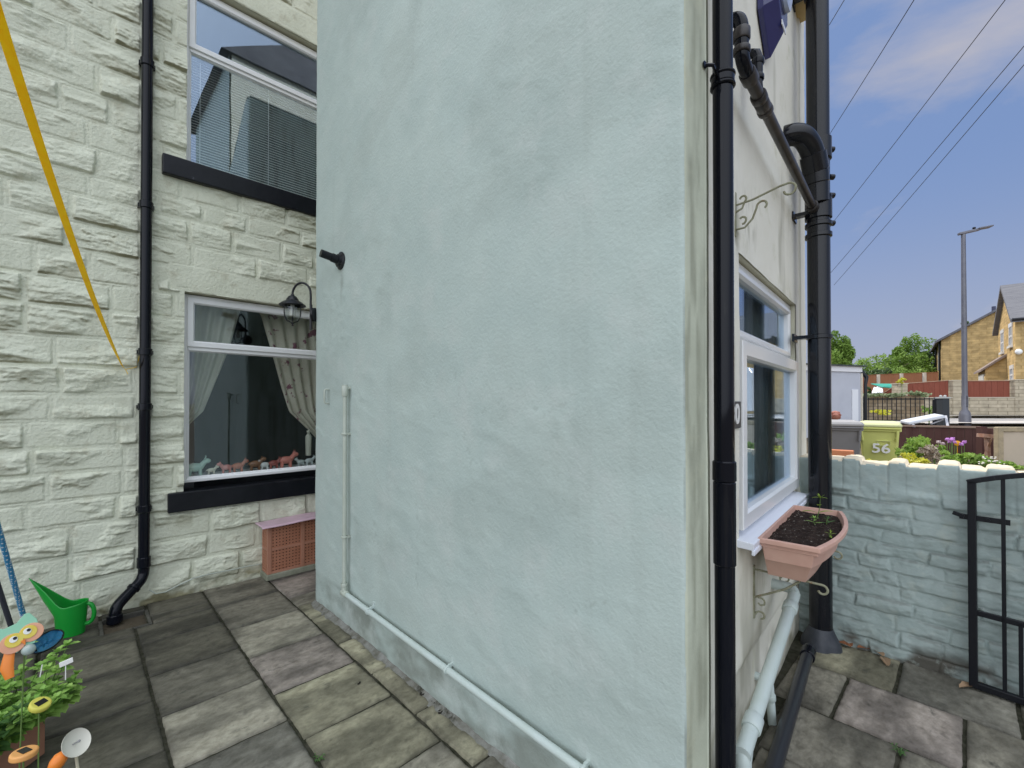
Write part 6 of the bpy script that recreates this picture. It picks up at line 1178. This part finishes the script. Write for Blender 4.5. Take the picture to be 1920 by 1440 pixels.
# correct the ridge to the middle of the gable
b = MB(); V_ = [Q0+Vector((0, 0, .5)), Q1+Vector((0, 0, .5)), Q1+Vector((0, 0, zE)), Qm+Vector((0, 0, zR)), Q0+Vector((0, 0, zE))]; b.prism(V_, d2_*11); b.build('house_wall', YST, h2)
b = MB(); e_ = -d2_*.2
for S_ in (Q0, Q1):
    o_s = (S_-Qm).normalized()*.35; dz_ = (zR-zE)/(S_-Qm).length*.35
    b.prism([S_+o_s+Vector((0, 0, zE-dz_+.02))+e_, Qm+Vector((0, 0, zR+.02))+e_, Qm+Vector((0, 0, zR+.2))+e_, S_+o_s+Vector((0, 0, zE-dz_+.18))+e_], d2_*11.4)
b.build('roof', mat('grey_slate_rows', (.13, .13, .145), (.19, .19, .20), 6, .6, .3, stretch=(.3, .3, 6), bump=.5, bscale=4, bdist=.05), h2)
WDK = mat('dark_pane', (.12, .12, .13), rough=.1)
for (px_, y0, y1) in ((1881, 625, 660), (1897, 613, 648), (1898, 692, 714)):
    p, _ = ray_line(px_, Q0, g2); z0_, z1_ = ztop(px_, y1, p), ztop(px_, y0, p); hw_ = .42; b = MB(); nn_ = -d2_
    b.hexa([p+g2*s_*hw_+nn_*o+Vector((0, 0, z)) for z in (z0_-.12, z0_) for s_, o in ((-1.15, .1), (1.15, .1), (1.15, -.02), (-1.15, -.02))])
    b.hexa([p+g2*s_*hw_+nn_*o+Vector((0, 0, z)) for z in (z1_, z1_+.2) for s_, o in ((-1.15, .04), (1.15, .04), (1.15, -.02), (-1.15, -.02))])
    for s0_2, s1_2 in ((-1, -.86), (.86, 1), (-.06, .06)): b.hexa([p+g2*s_*hw_+nn_*o+Vector((0, 0, z)) for z in (z0_+.002, z1_-.002) for s_, o in ((s0_2, .035), (s1_2, .035), (s1_2, -.02), (s0_2, -.02))])
    b.hexa([p+g2*s_*hw_*.99+nn_*o+Vector((0, 0, z)) for z in ((z0_+z1_)/2-.04, (z0_+z1_)/2+.04) for s_, o in ((-1, .03), (1, .03), (1, -.02), (-1, -.02))]); f = b.build('window', UPVC, h2)
    b = MB(); b.hexa([p+g2*s_*hw_*.87+nn_*o+Vector((0, 0, z)) for z in (z0_+.02, z1_-.02) for s_, o in ((-1, .012), (1, .012), (1, -.01), (-1, -.01))]); b.build('pane', WDK, f)
b = MB(); p, _ = ray_line(1910, Q1, d2_); b.ball(p-g2*-.15+Vector((0, 0, ztop(1909, 660, p))), .14, 10); b.build('wall_light', UPVC, h2)
b = MB(); b.tube([Q1+g2*.38+d2_*-.15+Vector((0, 0, zE-.12)), Q1+g2*.38+d2_*11+Vector((0, 0, zE-.12))], .07, 8); b.build('gutter', IRON, h2)
# lean-to
h3 = thing('lean_to', GP(1865, 24), 'low ochre stone lean-to with a sloping roof in front of the pitched house', 'outbuilding')
L0 = PG(1848, 24.5); L1, _ = ray_line(1890, L0, gdir); za = ztop(1848, 692, L0); zb = ztop(1890, 667, L1); b = MB(); b.prism([L0+Vector((0, 0, .5)), L1+Vector((0, 0, .5)), L1+Vector((0, 0, zb)), L0+Vector((0, 0, za))], gdep*3); b.build('wall', YST, h3)
b = MB(); sl = (L1-L0+Vector((0, 0, zb-za))); b.prism([L0-sl*.22+Vector((0, 0, za-.0+.01))-gdep*.15-Vector((0, 0, 0)), L1+Vector((0, 0, zb+.01))-gdep*.15, L1+Vector((0, 0, zb+.15))-gdep*.15, L0-sl*.22+Vector((0, 0, za+.12))-gdep*.15], gdep*3.3); b.build('roof', mat('pale_tile', (.22, .17, .15), (.28, .22, .19), 5, .7), h3)
b = MB()
b.hexa([L0-gdir*o+gdep*f+Vector((0, 0, z)) for z in (.9, za-.25) for f, o in ((.5, .05), (2.4, .05), (2.4, -.02), (.5, -.02))]); b.build('door', UPVC, h3)
# trees
def tree(px_, F, ty, r_, m, name, label, n=5000, L_=.16, cl=40, hb=None, group=None):
    p = GP(px_, F); zt = zat(ty, F); t = thing(name, p, label, 'tree', group); rz_ = (zt-p.z)*.42 if hb is None else hb; c = Vector((p.x, p.y, zt-rz_))
    tk = MB(); tk.tube([p, p.lerp(c, .5)+rd()*.1, c], [.16, .12, .06], 8)
    for k in range(6): q = p.lerp(c, random.uniform(.45, 1)); tk.tube([q, q+rd(.5)*r_*.4, q+rd(.9)*r_*.7], [.05, .03, .015], 6)
    tk.build('trunk', mat('bark', (.12, .09, .06), rough=.9), t); leafcloud('crown', c, (r_, r_, rz_), n, L_, m, t, cl); return t
tree(1563, 20, 617, 1.02, GRL, 'leafy_tree', 'green tree right behind the white shed beside the soil pipe', 9000, .07, 40, 1.5)
tree(1660, 36, 668, 2.2, GRL2, 'leafy_tree', 'low pale green tree at the left of the far group', 8000, .11, 44, 1.8)
tree(1700, 38, 650, 2.3, GRL, 'leafy_tree', 'mid height green tree in the middle of the far group', 9500, .11, 50, 2.6)
tree(1722, 40, 630, 2.0, GRL, 'leafy_tree', 'tallest green tree of the far group, next to the ochre house', 10000, .11, 54, 3.4)
tree(1742, 39, 655, 1.1, DGL, 'leafy_tree', 'dark tree edge touching the ochre house', 4000, .10, 26, 2.4)
tree(1640, 33, 688, 1.6, DGL, 'leafy_tree', 'dark low bush above the far fence beside the shed', 4000, .09, 24, 1.2)
tree(1819, 46, 595, .75, DGL, 'distant_tree', 'dark tree top peeping over the ochre house roof', 900, .14, 12, 1.1)
# road and pavement
b = MB()
def strip(F0, F1, x0, x1, dz, name, m):
    P_s = []
    us = np.linspace(x0, x1, 60); vs_ = np.linspace(0, 1, 8); g = np.zeros((8, 60, 3))
    for j, v in enumerate(vs_):
        for i, u in enumerate(us):
            p = UYc*(F0+(F1-F0)*v)+UXc*u; g[j, i] = (p.x, p.y, hgt(p.x, p.y)+.0+dz)
    return tag(grid_obj(name, g, m), kind='structure')
strip(15.2, 20.6, 6, 60, .03, 'road', mat('pale_asphalt', (.26, .25, .25), (.32, .31, .30), 3, .9, .2, bump=.4, bscale=30))
strip(20.62, 21.6, 6, 60, .15, 'pavement', mat('concrete_pavement', (.40, .37, .33), (.46, .43, .39), 3, .9, .2)); strip(13.6, 15.18, 6, 60, .12, 'pavement', mat('concrete_pavement', (.42, .39, .36), (.48, .45, .42), 3, .9, .2))
# overhead wires
def wire(pts, label, r_=.012):
    b = MB(); b.tube(pts, r_, 6); tag(b.build('overhead_wire', mat('wire_black', (.02, .02, .02), rough=.6)), label, 'wire', 'overhead wires')
def wr_(x0, y0, x1, y1, F0, F1, label, sag=.25):
    A_, B_ = PF(x0, y0, F0), PF(x1, y1, F1); A2 = A_+(A_-B_)*.25; B2 = B_+(B_-A_)*.35; pts = []
    for k in range(21): t_ = k/20; p = A2.lerp(B2, t_); p.z -= sag*4*t_*(1-t_)-sag*.8; pts.append(p)
    wire(pts, label, .011)
wr_(1550, 55, 1583, 0, 14, 12, 'shortest overhead wire, highest beside the soil pipe', 0); wr_(1552, 258, 1714, 0, 18, 11, 'overhead wire second from the top left', .05); wr_(1560, 420, 1885, 0, 24, 11, 'overhead wire crossing the middle of the sky', .06); wr_(1568, 500, 1920, 87, 26, 12, 'upper of the two lowest overhead wires', .06); wr_(1598, 496, 1920, 122, 26, 12.5, 'lowest of the overhead wires, nearest the street lamp', .06)
# ---------------------------------------------------------------- van reflected in the front window
van = thing('white_van', (22.5, -3.5, .85), 'white van parked up the road, seen only as a reflection in the front window', 'van')
VW = mat('white_van_paint', (.75, .76, .78), rough=.25, coat=.5); vd = Vector((.25, -.97, 0)).normalized(); vn_ = Vector((vd.y, -vd.x, 0)); 
if vn_.x > 0: vn_ = -vn_
vc = Vector((22.5, -2.25, .85)); Vp = lambda s_, o, z: vc+vd*s_+vn_*o+Vector((0, 0, z))
b = MB(); pr_ = [(0, .35), (5.1, .35), (5.2, .9), (5.0, 1.15), (4.3, 1.35), (3.6, 2.15), (3.2, 2.35), (.2, 2.35), (0, 2.1)]; b.prism([Vp(s_, 0, z) for s_, z in pr_], vn_*-1.9); b.build('van_body', VW, van, bevel=.06)
b = MB(); b.prism([Vp(s_, .012, z) for s_, z in ((3.0, 1.3), (4.05, 1.3), (3.45, 2.0), (3.0, 2.0))], vn_*-.02); b.build('side_window', WDK, van)
for s_ in (.95, 4.1): b = MB(); b.lathe([(0, 0), (.33, 0), (.34, .03), (.34, .2), (0, .2)], Vp(s_, .02, .34), 22, -vn_); b.build('wheel', BEN, van)
print('BUILD OK', len(bpy.data.objects))
